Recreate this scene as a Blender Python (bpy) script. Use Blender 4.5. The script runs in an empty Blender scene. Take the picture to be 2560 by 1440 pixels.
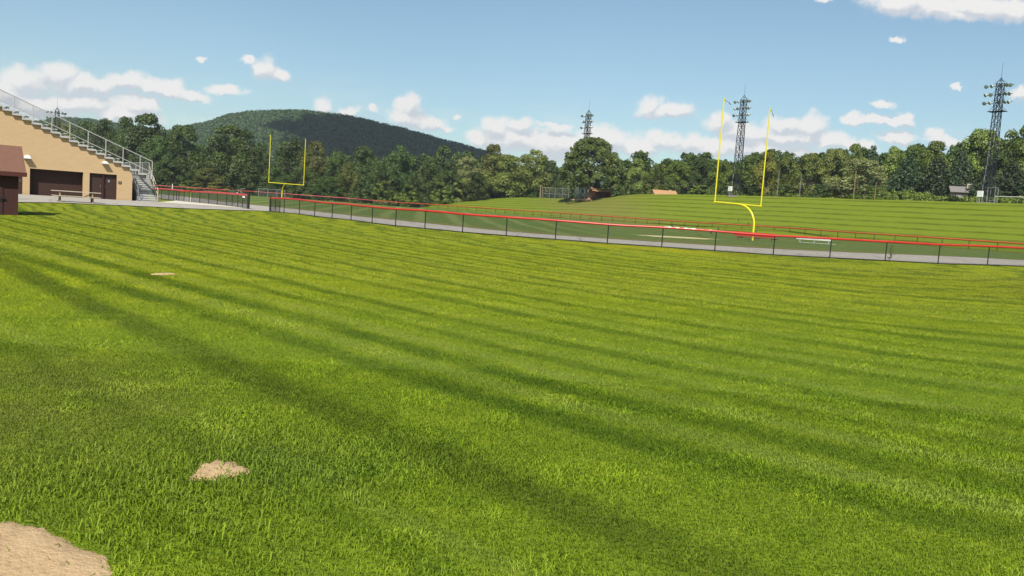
import bpy, bmesh, math, random
import numpy as np
from mathutils import Vector, Matrix

SC = bpy.context.scene
C = SC.collection
rng = np.random.default_rng(7)
random.seed(7)
PI = math.pi

# ------------------------------------------------------------------ camera
H = 1.42
FPX = 2050.0                      # focal length in pixels of the 2560 px wide frame
PITCH, ROLL = math.radians(5.25), math.radians(3.9)
FW = np.array([0, math.cos(PITCH), -math.sin(PITCH)])
_r0 = np.array([1.0, 0, 0]); _u0 = np.cross(_r0, FW)
RT = math.cos(ROLL)*_r0 + math.sin(ROLL)*_u0
UP = -math.sin(ROLL)*_r0 + math.cos(ROLL)*_u0
EYE = np.array([0, 0, H])
cd = bpy.data.cameras.new("camera")
cam = bpy.data.objects.new("camera", cd); C.objects.link(cam)
cam.matrix_world = Matrix(((RT[0], UP[0], -FW[0], 0), (RT[1], UP[1], -FW[1], 0), (RT[2], UP[2], -FW[2], H), (0, 0, 0, 1)))
cd.sensor_width = 36; cd.lens = FPX/2560*36
cd.clip_start = 0.1; cd.clip_end = 6000
SC.camera = cam


def ray(px, py):
    return FW + RT*(px-1280)/FPX - UP*(py-720)/FPX


def at(px, py, Y):
    """surveyed point: picture direction and distance Y ahead of the camera -> world point"""
    d = ray(px, py)
    return EYE + d*(Y/d[1])


# ------------------------------------------------------------------ sun, sky, exposure
SUN = np.array([-0.16, -1.40, 1.50]); SUN /= np.linalg.norm(SUN)
ELEV = math.asin(SUN[2]); AZ = math.atan2(SUN[0], SUN[1])
ld = bpy.data.lights.new("sun", 'SUN'); ld.energy = 5.0; ld.angle = math.radians(0.53); ld.color = (1.0, 0.95, 0.86)
lo = bpy.data.objects.new("sun", ld); C.objects.link(lo)
lo.rotation_euler = Vector(-SUN).to_track_quat('-Z', 'Y').to_euler(); lo.location = (0, -30, 60)
SC.view_settings.view_transform = 'Standard'; SC.view_settings.look = 'None'
SC.view_settings.exposure = 0.70; SC.view_settings.gamma = 1.0
SC.cycles.max_bounces = 8; SC.cycles.diffuse_bounces = 3; SC.cycles.transparent_max_bounces = 8


class N:
    """tiny node helper"""
    def __init__(s, nt): s.nt = nt
    def new(s, t, **kw):
        n = s.nt.nodes.new(t)
        for k, v in kw.items(): setattr(n, k, v)
        return n
    def put(s, sock, v):
        if v is None: return
        if hasattr(v, 'is_output') or isinstance(v, bpy.types.NodeSocket): s.nt.links.new(v, sock)
        else: sock.default_value = v
    def m(s, op, a, b=None, c=None, clamp=False):
        n = s.new('ShaderNodeMath', operation=op, use_clamp=clamp)
        for i, v in enumerate((a, b, c)): s.put(n.inputs[i], v)
        return n.outputs[0]
    def vm(s, op, a, b=None, c=None, out=0):
        n = s.new('ShaderNodeVectorMath', operation=op)
        for i, v in enumerate((a, b, c)):
            if v is not None: s.put(n.inputs[i], v)
        return n.outputs[out]
    def mix(s, f, a, b, blend='MIX'):
        n = s.new('ShaderNodeMix', data_type='RGBA', blend_type=blend)
        s.put(n.inputs[0], f); s.put(n.inputs[6], a); s.put(n.inputs[7], b)
        return n.outputs[2]
    def noise(s, vec, scale, detail=3, rough=0.5, col=False, dim='3D'):
        n = s.new('ShaderNodeTexNoise', noise_dimensions=dim)
        if vec is not None: s.put(n.inputs['Vector'], vec)
        n.inputs['Scale'].default_value = scale; n.inputs['Detail'].default_value = detail; n.inputs['Roughness'].default_value = rough
        return n.outputs['Color' if col else 'Fac']
    def step(s, x, a, b, smooth=True):
        n = s.new('ShaderNodeMapRange', interpolation_type='SMOOTHSTEP' if smooth else 'LINEAR')
        s.put(n.inputs[0], x); n.inputs[1].default_value = a; n.inputs[2].default_value = b
        return n.outputs[0]
    def sep(s, v):
        n = s.new('ShaderNodeSeparateXYZ'); s.put(n.inputs[0], v); return n.outputs
    def comb(s, x, y, z=0.0):
        n = s.new('ShaderNodeCombineXYZ'); s.put(n.inputs[0], x); s.put(n.inputs[1], y); s.put(n.inputs[2], z); return n.outputs[0]


# clouds: centre x, y, half width, half height (pixels of the photograph, turned into sky directions)
CLOUDS = [(60,205,95,38),(150,188,55,38),(215,218,120,34),(10,235,80,50),(320,215,80,28),(400,222,90,24),(478,234,55,18),(575,222,52,13),
 (350,265,55,28),(200,262,140,30),(320,292,110,22),(90,270,120,40),
 (662,172,44,32),(700,188,32,17),(612,147,26,12),(500,147,15,10),(812,262,28,24),(880,282,26,15),(940,277,17,11),
 (1030,268,28,34),(1022,300,52,24),(1070,314,42,20),(1105,330,22,10),(1130,296,14,8),
 (1240,318,45,26),(1300,308,55,17),(1385,311,48,11),(1190,350,40,20),(1290,350,110,42),(1400,362,130,46),(1500,350,110,40),
 (1628,262,36,28),(1690,276,38,22),(1660,284,66,13),
 (1600,365,70,32),(1655,348,45,24),(1725,365,70,32),(1800,308,42,28),(1850,335,70,32),(1780,370,80,28),
 (1965,308,55,28),(2030,312,48,36),(1950,340,120,26),(2080,348,65,26),(2140,362,60,18),(1900,375,160,25),
 (2140,290,34,19),(2200,298,80,14),(2262,292,28,20),(2215,258,28,9),(2245,342,50,20),(2330,337,24,14),(2360,355,60,16),
 (2545,232,34,20),(2240,10,100,34),(2330,22,110,30),(2450,18,130,34),(2400,40,60,16),(2545,30,80,34),(2060,0,18,13),(2246,97,17,10),(2402,217,15,7),
 (2470,365,90,22)]

world = bpy.data.worlds.new("World"); SC.world = world; world.use_nodes = True
wt = world.node_tree; wt.nodes.clear(); w = N(wt)
sky = w.new('ShaderNodeTexSky', sky_type='NISHITA')
sky.sun_disc = False; sky.sun_elevation = ELEV; sky.sun_rotation = AZ % (2*PI)
sky.altitude = 100; sky.air_density = 1.0; sky.dust_density = 1.2; sky.ozone_density = 1.6
geo = w.new('ShaderNodeNewGeometry')
dirv = w.vm('SCALE', geo.outputs['Incoming']); dirv.node.inputs['Scale'].default_value = -1.0
tc = w.new('ShaderNodeTexCoord')
dx, dy, dz = w.sep(tc.outputs['Generated'])
dyc = w.m('MAXIMUM', dy, 0.05)
P0 = w.comb(w.m('DIVIDE', dx, dyc), w.m('DIVIDE', dz, dyc), 0.0)
wn = w.noise(P0, 14.0, 2, 0.55, col=True)
wn2 = w.noise(P0, 55.0, 5, 0.6, col=True)
P1 = w.vm('MULTIPLY_ADD', w.vm('SUBTRACT', wn, (0.5, 0.5, 0.5)), (0.040, 0.024, 0.0), P0)
P1 = w.vm('MULTIPLY_ADD', w.vm('SUBTRACT', wn2, (0.5, 0.5, 0.5)), (0.024, 0.020, 0.0), P1)
grp = bpy.data.node_groups.new("cloud_mass", 'ShaderNodeTree')
grp.interface.new_socket("P", in_out='INPUT', socket_type='NodeSocketVector')
grp.interface.new_socket("Mass", in_out='OUTPUT', socket_type='NodeSocketFloat')
g = N(grp); gi = g.new('NodeGroupInput'); go = g.new('NodeGroupOutput')
cur = None
for (px, py, rx, ry) in CLOUDS:
    d = ray(px, py); cx, cz = d[0]/d[1], d[2]/d[1]
    ix, iz = FPX/(rx*1.12), FPX/(ry*1.12)
    q = g.vm('MULTIPLY_ADD', gi.outputs[0], (ix, iz, 0), (-cx*ix, -cz*iz, 0))
    L = g.vm('LENGTH', q, out=1)
    cur = L if cur is None else g.m('MINIMUM', cur, L)
g.put(go.inputs[0], g.m('SUBTRACT', 1.0, cur))


def cmass(P):
    n = w.new('ShaderNodeGroup'); n.node_tree = grp; w.put(n.inputs[0], P); return n.outputs[0]


m0 = cmass(P1)
fb = w.noise(P0, 34.0, 8, 0.66)
m0 = w.m('MULTIPLY_ADD', w.m('SUBTRACT', fb, 0.5), 1.0, m0)
al = w.step(m0, -0.10, 0.52)
front = w.step(dy, 0.1, 0.3)
al = w.m('MULTIPLY', al, front)
m1 = cmass(w.vm('ADD', P1, (-0.004, 0.011, 0)))
m1 = w.m('MULTIPLY_ADD', w.m('SUBTRACT', w.noise(w.vm('ADD', P0, (-0.004, 0.011, 0)), 34.0, 8, 0.66), 0.5), 1.0, m1)
lit = w.step(w.m('SUBTRACT', m0, m1), -0.30, 0.34)
ccol = w.mix(lit, (0.66, 0.69, 0.745, 1), (0.985, 0.95, 0.91, 1))
# thin veil of white near the horizon
el = w.m('DIVIDE', dz, dyc)
veil = w.m('MULTIPLY', w.step(w.noise(w.vm('MULTIPLY', P0, (1, 3.5, 1)), 7.0, 4, 0.6), 0.42, 0.75), w.step(el, 0.17, 0.03))
al = w.m('MAXIMUM', w.m('MULTIPLY', al, 0.93), w.m('MULTIPLY', w.m('MULTIPLY', veil, 0.62), front))
bg1 = w.new('ShaderNodeBackground'); bg2 = w.new('ShaderNodeBackground')
tint = w.mix(1.0, sky.outputs[0], (0.96, 1.065, 1.0, 1), 'MULTIPLY')
w.put(bg1.inputs[0], tint); bg1.inputs[1].default_value = 0.078
w.put(bg2.inputs[0], ccol); bg2.inputs[1].default_value = 0.60
mx = w.new('ShaderNodeMixShader'); w.put(mx.inputs[0], al); w.put(mx.inputs[1], bg1.outputs[0]); w.put(mx.inputs[2], bg2.outputs[0])
wo = w.new('ShaderNodeOutputWorld'); w.put(wo.inputs[0], mx.outputs[0])


# ------------------------------------------------------------------ object helpers
def tag(o, label=None, cat=None, group=None, kind=None):
    if label: o['label'] = label
    if cat: o['category'] = cat
    if group: o['group'] = group
    if kind: o['kind'] = kind
    return o


def empty(name, loc, label, cat, group=None, rz=0.0):
    o = bpy.data.objects.new(name, None); C.objects.link(o)
    o.location = loc; o.rotation_euler = (0, 0, rz); o.empty_display_size = 0.3
    return tag(o, label, cat, group)


def link(name, me, mt=None, parent=None, smooth=False):
    o = bpy.data.objects.new(name, me); C.objects.link(o)
    if mt is not None: me.materials.append(mt)
    if parent is not None: o.parent = parent
    if smooth:
        me.polygons.foreach_set('use_smooth', np.ones(len(me.polygons), dtype=bool))
        if len(me.polygons) < 20000: me.set_sharp_from_angle(angle=math.radians(50))
    return o


def dup(o, parent, loc=None):
    c = o.copy(); C.objects.link(c); c.parent = parent
    if loc is not None: c.location = loc
    return c


def npmesh(name, V, F, n=4, attr=None):
    """V (k,3), F (m,n) equal-size faces"""
    me = bpy.data.meshes.new(name)
    V = np.asarray(V, np.float32); F = np.asarray(F, np.int32)
    me.vertices.add(len(V)); me.vertices.foreach_set('co', V.ravel())
    me.loops.add(F.size); me.loops.foreach_set('vertex_index', F.ravel())
    me.polygons.add(len(F)); me.polygons.foreach_set('loop_start', np.arange(0, F.size, n, dtype=np.int32))
    me.update(calc_edges=True)
    if attr is not None:
        for k, a in attr.items():
            at_ = me.attributes.new(k, 'FLOAT', 'POINT'); at_.data.foreach_set('value', np.asarray(a, np.float32))
    return me


class MB:
    def __init__(s): s.v = []; s.f = []
    def box(s, x0, x1, y0, y1, z0, z1, M=None):
        b = len(s.v)
        p = [(x, y, z) for z in (z0, z1) for y in (y0, y1) for x in (x0, x1)]
        if M is not None: p = [tuple(M @ Vector(q)) for q in p]
        s.v += p
        s.f += [tuple(b+i for i in q) for q in ((0,2,3,1),(4,5,7,6),(0,1,5,4),(2,6,7,3),(0,4,6,2),(1,3,7,5))]
        return s
    def bar(s, a, b_, r, n=6, r2=None, cap=True):
        a = Vector(a); b_ = Vector(b_); d = b_-a
        if d.length < 1e-6: return s
        d.normalize()
        t = Vector((0, 0, 1)) if abs(d.z) < 0.9 else Vector((1, 0, 0))
        e1 = d.cross(t).normalized(); e2 = d.cross(e1)
        r2 = r if r2 is None else r2
        k = len(s.v)
        off = PI/4 if n == 4 else 0
        for c, rr in ((a, r), (b_, r2)):
            for i in range(n):
                an = 2*PI*i/n+off
                s.v.append(tuple(c+e1*math.cos(an)*rr+e2*math.sin(an)*rr))
        for i in range(n):
            j = (i+1) % n
            s.f.append((k+i, k+j, k+n+j, k+n+i))
        if cap:
            s.f.append(tuple(k+i for i in range(n))[::-1]); s.f.append(tuple(k+n+i for i in range(n)))
        return s
    def tube(s, pts, r, n=8):
        pts = [Vector(p) for p in pts]
        rs = r if isinstance(r, (list, tuple, np.ndarray)) else [r]*len(pts)
        k = len(s.v)
        for i, p in enumerate(pts):
            d = (pts[min(i+1, len(pts)-1)]-pts[max(i-1, 0)]).normalized()
            t = Vector((0, 0, 1)) if abs(d.z) < 0.95 else Vector((1, 0, 0))
            e1 = d.cross(t).normalized(); e2 = d.cross(e1)
            for j in range(n):
                an = 2*PI*j/n
                s.v.append(tuple(p+e1*math.cos(an)*rs[i]+e2*math.sin(an)*rs[i]))
        for i in range(len(pts)-1):
            for j in range(n):
                j2 = (j+1) % n
                s.f.append((k+i*n+j, k+i*n+j2, k+(i+1)*n+j2, k+(i+1)*n+j))
        s.f.append(tuple(k+j for j in range(n))[::-1]); e = k+(len(pts)-1)*n
        s.f.append(tuple(e+j for j in range(n)))
        return s
    def prism(s, poly, fn):
        """extrude polygon: fn(p, 0|1) -> 3d"""
        k = len(s.v); n = len(poly)
        s.v += [tuple(fn(p, 0)) for p in poly]+[tuple(fn(p, 1)) for p in poly]
        s.f.append(tuple(range(k, k+n))); s.f.append(tuple(range(k+2*n-1, k+n-1, -1)))
        for i in range(n):
            j = (i+1) % n
            s.f.append((k+j, k+i, k+n+i, k+n+j))
        return s
    def build(s, name, mt=None, parent=None, smooth=False, bevel=0.0):
        me = bpy.data.meshes.new(name); me.from_pydata(s.v, [], s.f); me.update()
        bm = bmesh.new(); bm.from_mesh(me)
        bmesh.ops.recalc_face_normals(bm, faces=bm.faces)
        if bevel: bmesh.ops.bevel(bm, geom=list(bm.edges), offset=bevel, segments=1, affect='EDGES')
        bm.to_mesh(me); bm.free()
        return link(name, me, mt, parent, smooth)


# ------------------------------------------------------------------ materials
ALB = 0.66      # one factor brings every base colour to its real-world value at this exposure


def mat(name, col, rough=0.7, var=0.12, scale=3.0, metallic=0.0, spec=0.3, bump=0.0, bscale=40.0, dirt=None):
    m = bpy.data.materials.new(name); m.use_nodes = True
    nt = m.node_tree; b = nt.nodes['Principled BSDF']; n = N(nt)
    tcn = n.new('ShaderNodeTexCoord').outputs['Object']
    f = n.noise(tcn, scale, 4, 0.6); col = tuple(c*ALB for c in col)
    lo_ = tuple(c*(1-var) for c in col)+(1,); hi_ = tuple(min(1, c*(1+var)) for c in col)+(1,)
    c = n.mix(f, lo_, hi_)
    if dirt is not None:
        c = n.mix(n.step(n.noise(tcn, scale*0.4, 5, 0.7), 0.55, 0.8), c, dirt+(1,))
    n.put(b.inputs['Base Color'], c)
    b.inputs['Roughness'].default_value = rough; b.inputs['Metallic'].default_value = metallic
    b.inputs['Specular IOR Level'].default_value = spec
    if bump:
        bn = n.new('ShaderNodeBump'); bn.inputs['Strength'].default_value = bump
        n.put(bn.inputs['Height'], n.noise(tcn, bscale, 3)); n.put(b.inputs['Normal'], bn.outputs[0])
    return m


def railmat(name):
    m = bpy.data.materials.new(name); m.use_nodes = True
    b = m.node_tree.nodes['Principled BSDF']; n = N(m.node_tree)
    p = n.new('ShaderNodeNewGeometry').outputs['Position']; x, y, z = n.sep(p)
    c = n.mix(n.step(n.m('MULTIPLY_ADD', n.noise(p, 0.3, 3), 8.0, x), -38.0, -14.0), (0.28, 0.012, 0.015, 1), (0.36, 0.056, 0.014, 1))  # crimson at the left end, turning orange-red to the right
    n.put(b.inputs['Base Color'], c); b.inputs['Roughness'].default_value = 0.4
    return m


def leafmat(name, col, var=0.45, trans=0.28):
    m = bpy.data.materials.new(name); m.use_nodes = True
    nt = m.node_tree; nt.nodes.clear(); n = N(nt)
    a = n.new('ShaderNodeAttribute', attribute_name='tint').outputs['Fac']
    oi = n.new('ShaderNodeObjectInfo').outputs['Random']
    v = n.m('MULTIPLY', n.m('MULTIPLY_ADD', a, 2*var, 1-var), n.m('MULTIPLY_ADD', oi, 0.36, 0.82))
    c = n.vm('SCALE', tuple(k*0.92 for k in col)); n.put(c.node.inputs['Scale'], v)
    hs = n.new('ShaderNodeHueSaturation'); n.put(hs.inputs['Color'], c)
    n.put(hs.inputs['Hue'], n.m('MULTIPLY_ADD', oi, 0.03, 0.485))
    d = n.new('ShaderNodeBsdfPrincipled'); n.put(d.inputs['Base Color'], hs.outputs[0]); d.inputs['Roughness'].default_value = 0.55
    d.inputs['Specular IOR Level'].default_value = 0.3
    t = n.new('ShaderNodeBsdfTranslucent'); n.put(t.inputs[0], n.mix(1.0, hs.outputs[0], (1.15, 1.2, 0.6, 1), 'MULTIPLY'))
    mx_ = n.new('ShaderNodeMixShader'); mx_.inputs[0].default_value = trans
    n.put(mx_.inputs[1], d.outputs[0]); n.put(mx_.inputs[2], t.outputs[0])
    o = n.new('ShaderNodeOutputMaterial'); n.put(o.inputs[0], mx_.outputs[0])
    return m


# lawn colour: mowing bands, patches, worn places - all in world coordinates
lg = bpy.data.node_groups.new("lawn_colour", 'ShaderNodeTree')
lg.interface.new_socket("Color", in_out='OUTPUT', socket_type='NodeSocketColor')
n = N(lg); _o = n.new('NodeGroupOutput')
pos = n.new('ShaderNodeNewGeometry').outputs['Position']
x, y, z = n.sep(pos)
nz_lo = n.noise(pos, 0.22, 3, 0.55); nz_mid = n.noise(pos, 1.1, 4, 0.6); nz_hi = n.noise(pos, 5.0, 3, 0.6)
y6 = n.m('MAXIMUM', n.m('ADD', y, 6.0), 2.0)
X = n.m('DIVIDE', x, y6); Yl = n.m('LOGARITHM', n.m('DIVIDE', y6, 10.0), math.e)
q = n.m('ADD', n.m('MULTIPLY_ADD', X, 1.9364, 1.0915), n.m('MULTIPLY', Yl, 2.1857))
q = n.m('ADD', q, n.m('MULTIPLY', n.m('MULTIPLY', X, X), -1.6059))
q = n.m('ADD', q, n.m('MULTIPLY', n.m('MULTIPLY', X, Yl), -0.6239))
q = n.m('ADD', q, n.m('MULTIPLY', n.m('MULTIPLY', Yl, Yl), -0.585))
q = n.m('ADD', q, n.m('MULTIPLY', n.m('SUBTRACT', nz_lo, 0.5), 0.07))
q = n.m('ADD', q, n.m('MULTIPLY', n.m('SUBTRACT', nz_mid, 0.5), 0.045))
ph = n.m('MULTIPLY', n.m('SUBTRACT', q, 1.14), 2*PI/0.165)
dk = pl = None
for q0, wq, sq in ((.62,.05,.3),(.834,.055,.55),(1.47,.066,1),(1.65,.056,1),(1.82,.032,.75),(1.955,.034,.95),(2.14,.034,.9),(2.24,.02,.5),(2.34,.028,.85),(2.44,.016,.35),(2.525,.026,.75),(2.606,.022,.7),(2.72,.018,.5),(2.82,.018,.6),(2.95,.02,.7),(3.02,.015,.6)):
    d_ = n.m('MULTIPLY', n.step(n.m('ABSOLUTE', n.m('SUBTRACT', q, q0)), wq, wq*.25), sq)
    e_ = n.m('MULTIPLY', n.step(n.m('ABSOLUTE', n.m('SUBTRACT', q, q0+wq*1.45)), wq*.75, wq*.1), sq)
    dk = d_ if dk is None else n.m('MAXIMUM', dk, d_); pl = e_ if pl is None else n.m('MAXIMUM', pl, e_)
# secondary, thinner wheel lines further out
ph2 = n.m('MULTIPLY_ADD', q, 2*PI/0.047, n.m('MULTIPLY', nz_lo, 5.0))
dk2 = n.m('MULTIPLY', n.step(n.m('COSINE', ph2), 0.35, 1.0), n.step(y, 12.0, 24.0))
stripe_amp = 1.0
brk = n.step(nz_lo, 0.28, 0.58)
dk = n.m('MULTIPLY', dk, n.m('MULTIPLY_ADD', brk, 0.55, 0.45))
dk = n.m('MULTIPLY', dk, n.m('MULTIPLY_ADD', n.step(nz_mid, 0.3, 0.6), 0.5, 0.5))
far_t = n.step(n.m('MULTIPLY_ADD', x, -0.35, n.m('MULTIPLY_ADD', nz_lo, 5.0, y)), 7.0, 22.0)
col = n.mix(nz_mid, n.mix(far_t, (0.165, 0.255, 0.013, 1), (0.285, 0.345, 0.013, 1)), n.mix(far_t, (0.245, 0.345, 0.019, 1), (0.375, 0.425, 0.017, 1)))
col = n.mix(n.m('MULTIPLY', n.step(n.noise(pos, 0.95, 4, 0.65), 0.47, 0.66), 0.6), col, n.mix(far_t, (0.165, 0.265, 0.010, 1), (0.200, 0.260, 0.009, 1)))
col = n.mix(n.m('MULTIPLY', n.step(n.noise(pos, 1.25, 4, 0.62), 0.50, 0.66), 0.7), col, n.mix(far_t, (0.280, 0.375, 0.020, 1), (0.43, 0.46, 0.018, 1)))
col = n.mix(n.m('MULTIPLY', n.m('MULTIPLY', pl, stripe_amp), n.m('MULTIPLY_ADD', nz_mid, 0.5, 0.08)), col, n.mix(far_t, (0.290, 0.350, 0.075, 1), (0.380, 0.420, 0.065, 1)))
dk = n.m('MULTIPLY', dk, n.m('SUBTRACT', 1.0, n.m('MULTIPLY', n.step(x, 0.0, 2.6), n.m('MULTIPLY', n.step(y, 9.0, 4.5), 0.4))))
col = n.mix(n.m('MULTIPLY', dk, 0.88), col, n.mix(far_t, (0.080, 0.150, 0.007, 1), (0.095, 0.155, 0.006, 1)))
col = n.mix(n.m('MULTIPLY', dk2, 0.7), col, (0.100, 0.160, 0.008, 1))
# yellowed strip beside the fence
def ell(cx, cy, rx, ry, a=0.0, soft=0.5):
    ca, sa = math.cos(a), math.sin(a)
    u_ = n.m('ADD', n.m('MULTIPLY', n.m('SUBTRACT', x, cx), ca/rx), n.m('MULTIPLY', n.m('SUBTRACT', y, cy), sa/rx))
    v_ = n.m('ADD', n.m('MULTIPLY', n.m('SUBTRACT', x, cx), -sa/ry), n.m('MULTIPLY', n.m('SUBTRACT', y, cy), ca/ry))
    r_ = n.m('SQRT', n.m('ADD', n.m('MULTIPLY', u_, u_), n.m('MULTIPLY', v_, v_)))
    r_ = n.m('ADD', r_, n.m('MULTIPLY', n.m('SUBTRACT', nz_mid, 0.5), 0.7))
    return n.step(r_, 1.0, 1.0-soft)
col = n.mix(n.m('MULTIPLY', ell(7.0, 43.6, 8.5, 3.6, -0.10, 0.8), 0.75), col, (0.46, 0.43, 0.010, 1))
# tired, browner turf at the lower left and towards the right edge
col = n.mix(n.m('MULTIPLY', ell(-3.3, 4.9, 2.5, 3.4, 0.35, 0.9), n.m('MULTIPLY_ADD', n.step(nz_mid, 0.32, 0.62), 0.40, 0.20)), col, (0.205, 0.215, 0.045, 1))
col = n.mix(n.m('MULTIPLY', ell(24, 24, 15, 26, 0.5, 0.9), 0.35), col, (0.195, 0.200, 0.018, 1))
# the strong dark pass that sweeps through the left foreground
qb = n.m('SUBTRACT', q, n.m('MULTIPLY_ADD', n.m('MINIMUM', x, 1.5), -0.025, 1.14))
bs = n.m('MULTIPLY', n.step(n.m('ABSOLUTE', qb), 0.085, 0.025), n.m('MULTIPLY', n.m('MULTIPLY_ADD', brk, 0.4, 0.6), n.step(x, 2.2, 0.4)))
col = n.mix(n.m('MULTIPLY', bs, n.m('MULTIPLY_ADD', nz_mid, 0.7, 0.32)), col, (0.078, 0.125, 0.008, 1))
# darker coarse grass round the bare spot
col = n.mix(n.m('MULTIPLY', ell(-1.05, 4.3, 1.0, 0.75, 0.3, 0.9), 0.5), col, (0.140, 0.225, 0.028, 1))
col = n.mix(n.m('MULTIPLY', n.step(nz_hi, 0.5, 0.75), 0.25), col, (0.36, 0.42, 0.04, 1))
lg_noise = nz_hi
colo = n.vm('SCALE', col); colo.node.inputs['Scale'].default_value = ALB
n.put(_o.inputs[0], colo)


def lawnmat(name, blade):
    m = bpy.data.materials.new(name); m.use_nodes = True
    nt = m.node_tree; nt.nodes.clear(); n = N(nt)
    gr = n.new('ShaderNodeGroup'); gr.node_tree = lg
    o = n.new('ShaderNodeOutputMaterial')
    if blade:
        a = n.new('ShaderNodeAttribute', attribute_name='tint').outputs['Fac']
        c = n.vm('SCALE', gr.outputs[0]); n.put(c.node.inputs['Scale'], n.m('MULTIPLY_ADD', a, 1.0, 0.72))
        d = n.new('ShaderNodeBsdfPrincipled'); n.put(d.inputs['Base Color'], c); d.inputs['Roughness'].default_value = 0.5
        d.inputs['Specular IOR Level'].default_value = 0.12
        t = n.new('ShaderNodeBsdfTranslucent'); n.put(t.inputs[0], n.mix(1.0, c, (1.2, 1.2, 0.6, 1), 'MULTIPLY'))
        mx_ = n.new('ShaderNodeMixShader'); mx_.inputs[0].default_value = 0.35
        n.put(mx_.inputs[1], d.outputs[0]); n.put(mx_.inputs[2], t.outputs[0]); n.put(o.inputs[0], mx_.outputs[0])
    else:
        p = n.new('ShaderNodeNewGeometry').outputs['Position']
        f = n.noise(p, 9.0, 4, 0.7)
        c = n.vm('SCALE', gr.outputs[0]); n.put(c.node.inputs['Scale'], n.m('MULTIPLY_ADD', f, 0.5, 0.45))
        d = n.new('ShaderNodeBsdfPrincipled'); n.put(d.inputs['Base Color'], c); d.inputs['Roughness'].default_value = 0.9
        d.inputs['Specular IOR Level'].default_value = 0.1
        bn = n.new('ShaderNodeBump'); bn.inputs['Strength'].default_value = 0.8; bn.inputs['Distance'].default_value = 0.05
        n.put(bn.inputs['Height'], n.noise(p, 25.0, 3)); n.put(d.inputs['Normal'], bn.outputs[0])
        n.put(o.inputs[0], d.outputs[0])
    return m


def turfmat(name, c0, c1, dark, kind):
    """mown turf of the field and of the bank"""
    m = bpy.data.materials.new(name); m.use_nodes = True
    nt = m.node_tree; b = nt.nodes['Principled BSDF']; n = N(nt)
    p = n.new('ShaderNodeNewGeometry').outputs['Position']; x, y, z = n.sep(p)
    f = n.noise(p, 0.35, 5, 0.65); fl = n.noise(p, 0.06, 3, 0.5); fh = n.noise(p, 2.2, 3, 0.6)
    c = n.mix(f, c0+(1,), c1+(1,))
    if kind == 'bank':
        k = n.new('ShaderNodeAttribute', attribute_name='row').outputs['Fac']
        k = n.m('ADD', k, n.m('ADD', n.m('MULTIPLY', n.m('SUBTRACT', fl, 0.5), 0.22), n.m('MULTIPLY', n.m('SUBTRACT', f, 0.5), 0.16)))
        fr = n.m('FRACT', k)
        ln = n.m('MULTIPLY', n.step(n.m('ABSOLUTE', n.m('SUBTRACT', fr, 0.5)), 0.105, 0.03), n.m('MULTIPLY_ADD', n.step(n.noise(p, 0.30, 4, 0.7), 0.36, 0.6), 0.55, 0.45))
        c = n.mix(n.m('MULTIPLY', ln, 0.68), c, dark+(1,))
        c = n.mix(n.m('MULTIPLY', n.step(n.m('FRACT', n.m('MULTIPLY', k, 0.5)), 0.4, 0.6), 0.12), c, (0.20, 0.22, 0.03, 1))
        dry = n.m('MULTIPLY', n.step(n.m('ADD', n.m('ABSOLUTE', n.m('SUBTRACT', x, 17.0)), n.m('MULTIPLY', f, 14.0)), 22.0, 9.0), 0.55)
        c = n.mix(dry, c, (0.21, 0.185, 0.055, 1))
    else:
        # stripes running away from the camera on the left, along the fence on the right
        s1 = n.m('ADD', n.m('MULTIPLY', x, 0.993), n.m('MULTIPLY', y, 0.117))
        s2 = n.m('ADD', n.m('MULTIPLY', x, 0.10), y)
        t1 = n.step(n.m('SINE', n.m('MULTIPLY_ADD', s1, 2*PI/3.4, n.m('MULTIPLY', fl, 3.0))), 0.2, 1.0)
        t2 = n.step(n.m('SINE', n.m('MULTIPLY_ADD', s2, 2*PI/3.6, n.m('MULTIPLY', f, 4.0))), 0.0, 1.0)
        wl = n.step(x, 12.0, 2.0)
        st = n.m('ADD', n.m('MULTIPLY', t1, wl), n.m('MULTIPLY', t2, n.m('SUBTRACT', 1.0, wl)))
        c = n.mix(n.m('MULTIPLY', st, 0.8), c, dark+(1,))
        # bare, sandy patch behind the fence
        u_ = n.m('MULTIPLY', n.m('SUBTRACT', x, 13.0), 1/3.4); v_ = n.m('MULTIPLY', n.m('SUBTRACT', y, 66.5), 1/3.2)
        r_ = n.m('ADD', n.m('SQRT', n.m('ADD', n.m('MULTIPLY', u_, u_), n.m('MULTIPLY', v_, v_))), n.m('MULTIPLY', n.m('SUBTRACT', fh, 0.5), 1.1))
        c = n.mix(n.step(r_, 1.1, 0.6), c, (0.80, 0.66, 0.36, 1))
        ed = n.new('ShaderNodeAttribute', attribute_name='edge').outputs['Fac']
        c = n.mix(n.m('MULTIPLY', n.step(n.m('ADD', ed, n.m('MULTIPLY', n.m('SUBTRACT', fh, 0.5), 0.08)), 0.07, 0.0), 0.7), c, (0.22, 0.185, 0.06, 1))
    c = n.mix(n.m('MULTIPLY', fh, 0.35), c, n.mix(0.5, c, (0.05, 0.08, 0.01, 1)))
    c = n.vm('SCALE', c); c.node.inputs['Scale'].default_value = ALB
    n.put(b.inputs['Base Color'], c); b.inputs['Roughness'].default_value = 0.9; b.inputs['Specular IOR Level'].default_value = 0.1
    bn = n.new('ShaderNodeBump'); bn.inputs['Strength'].default_value = 0.7; bn.inputs['Distance'].default_value = 0.15
    n.put(bn.inputs['Height'], n.noise(p, 6.0, 4, 0.7)); n.put(b.inputs['Normal'], bn.outputs[0])
    return m


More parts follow.
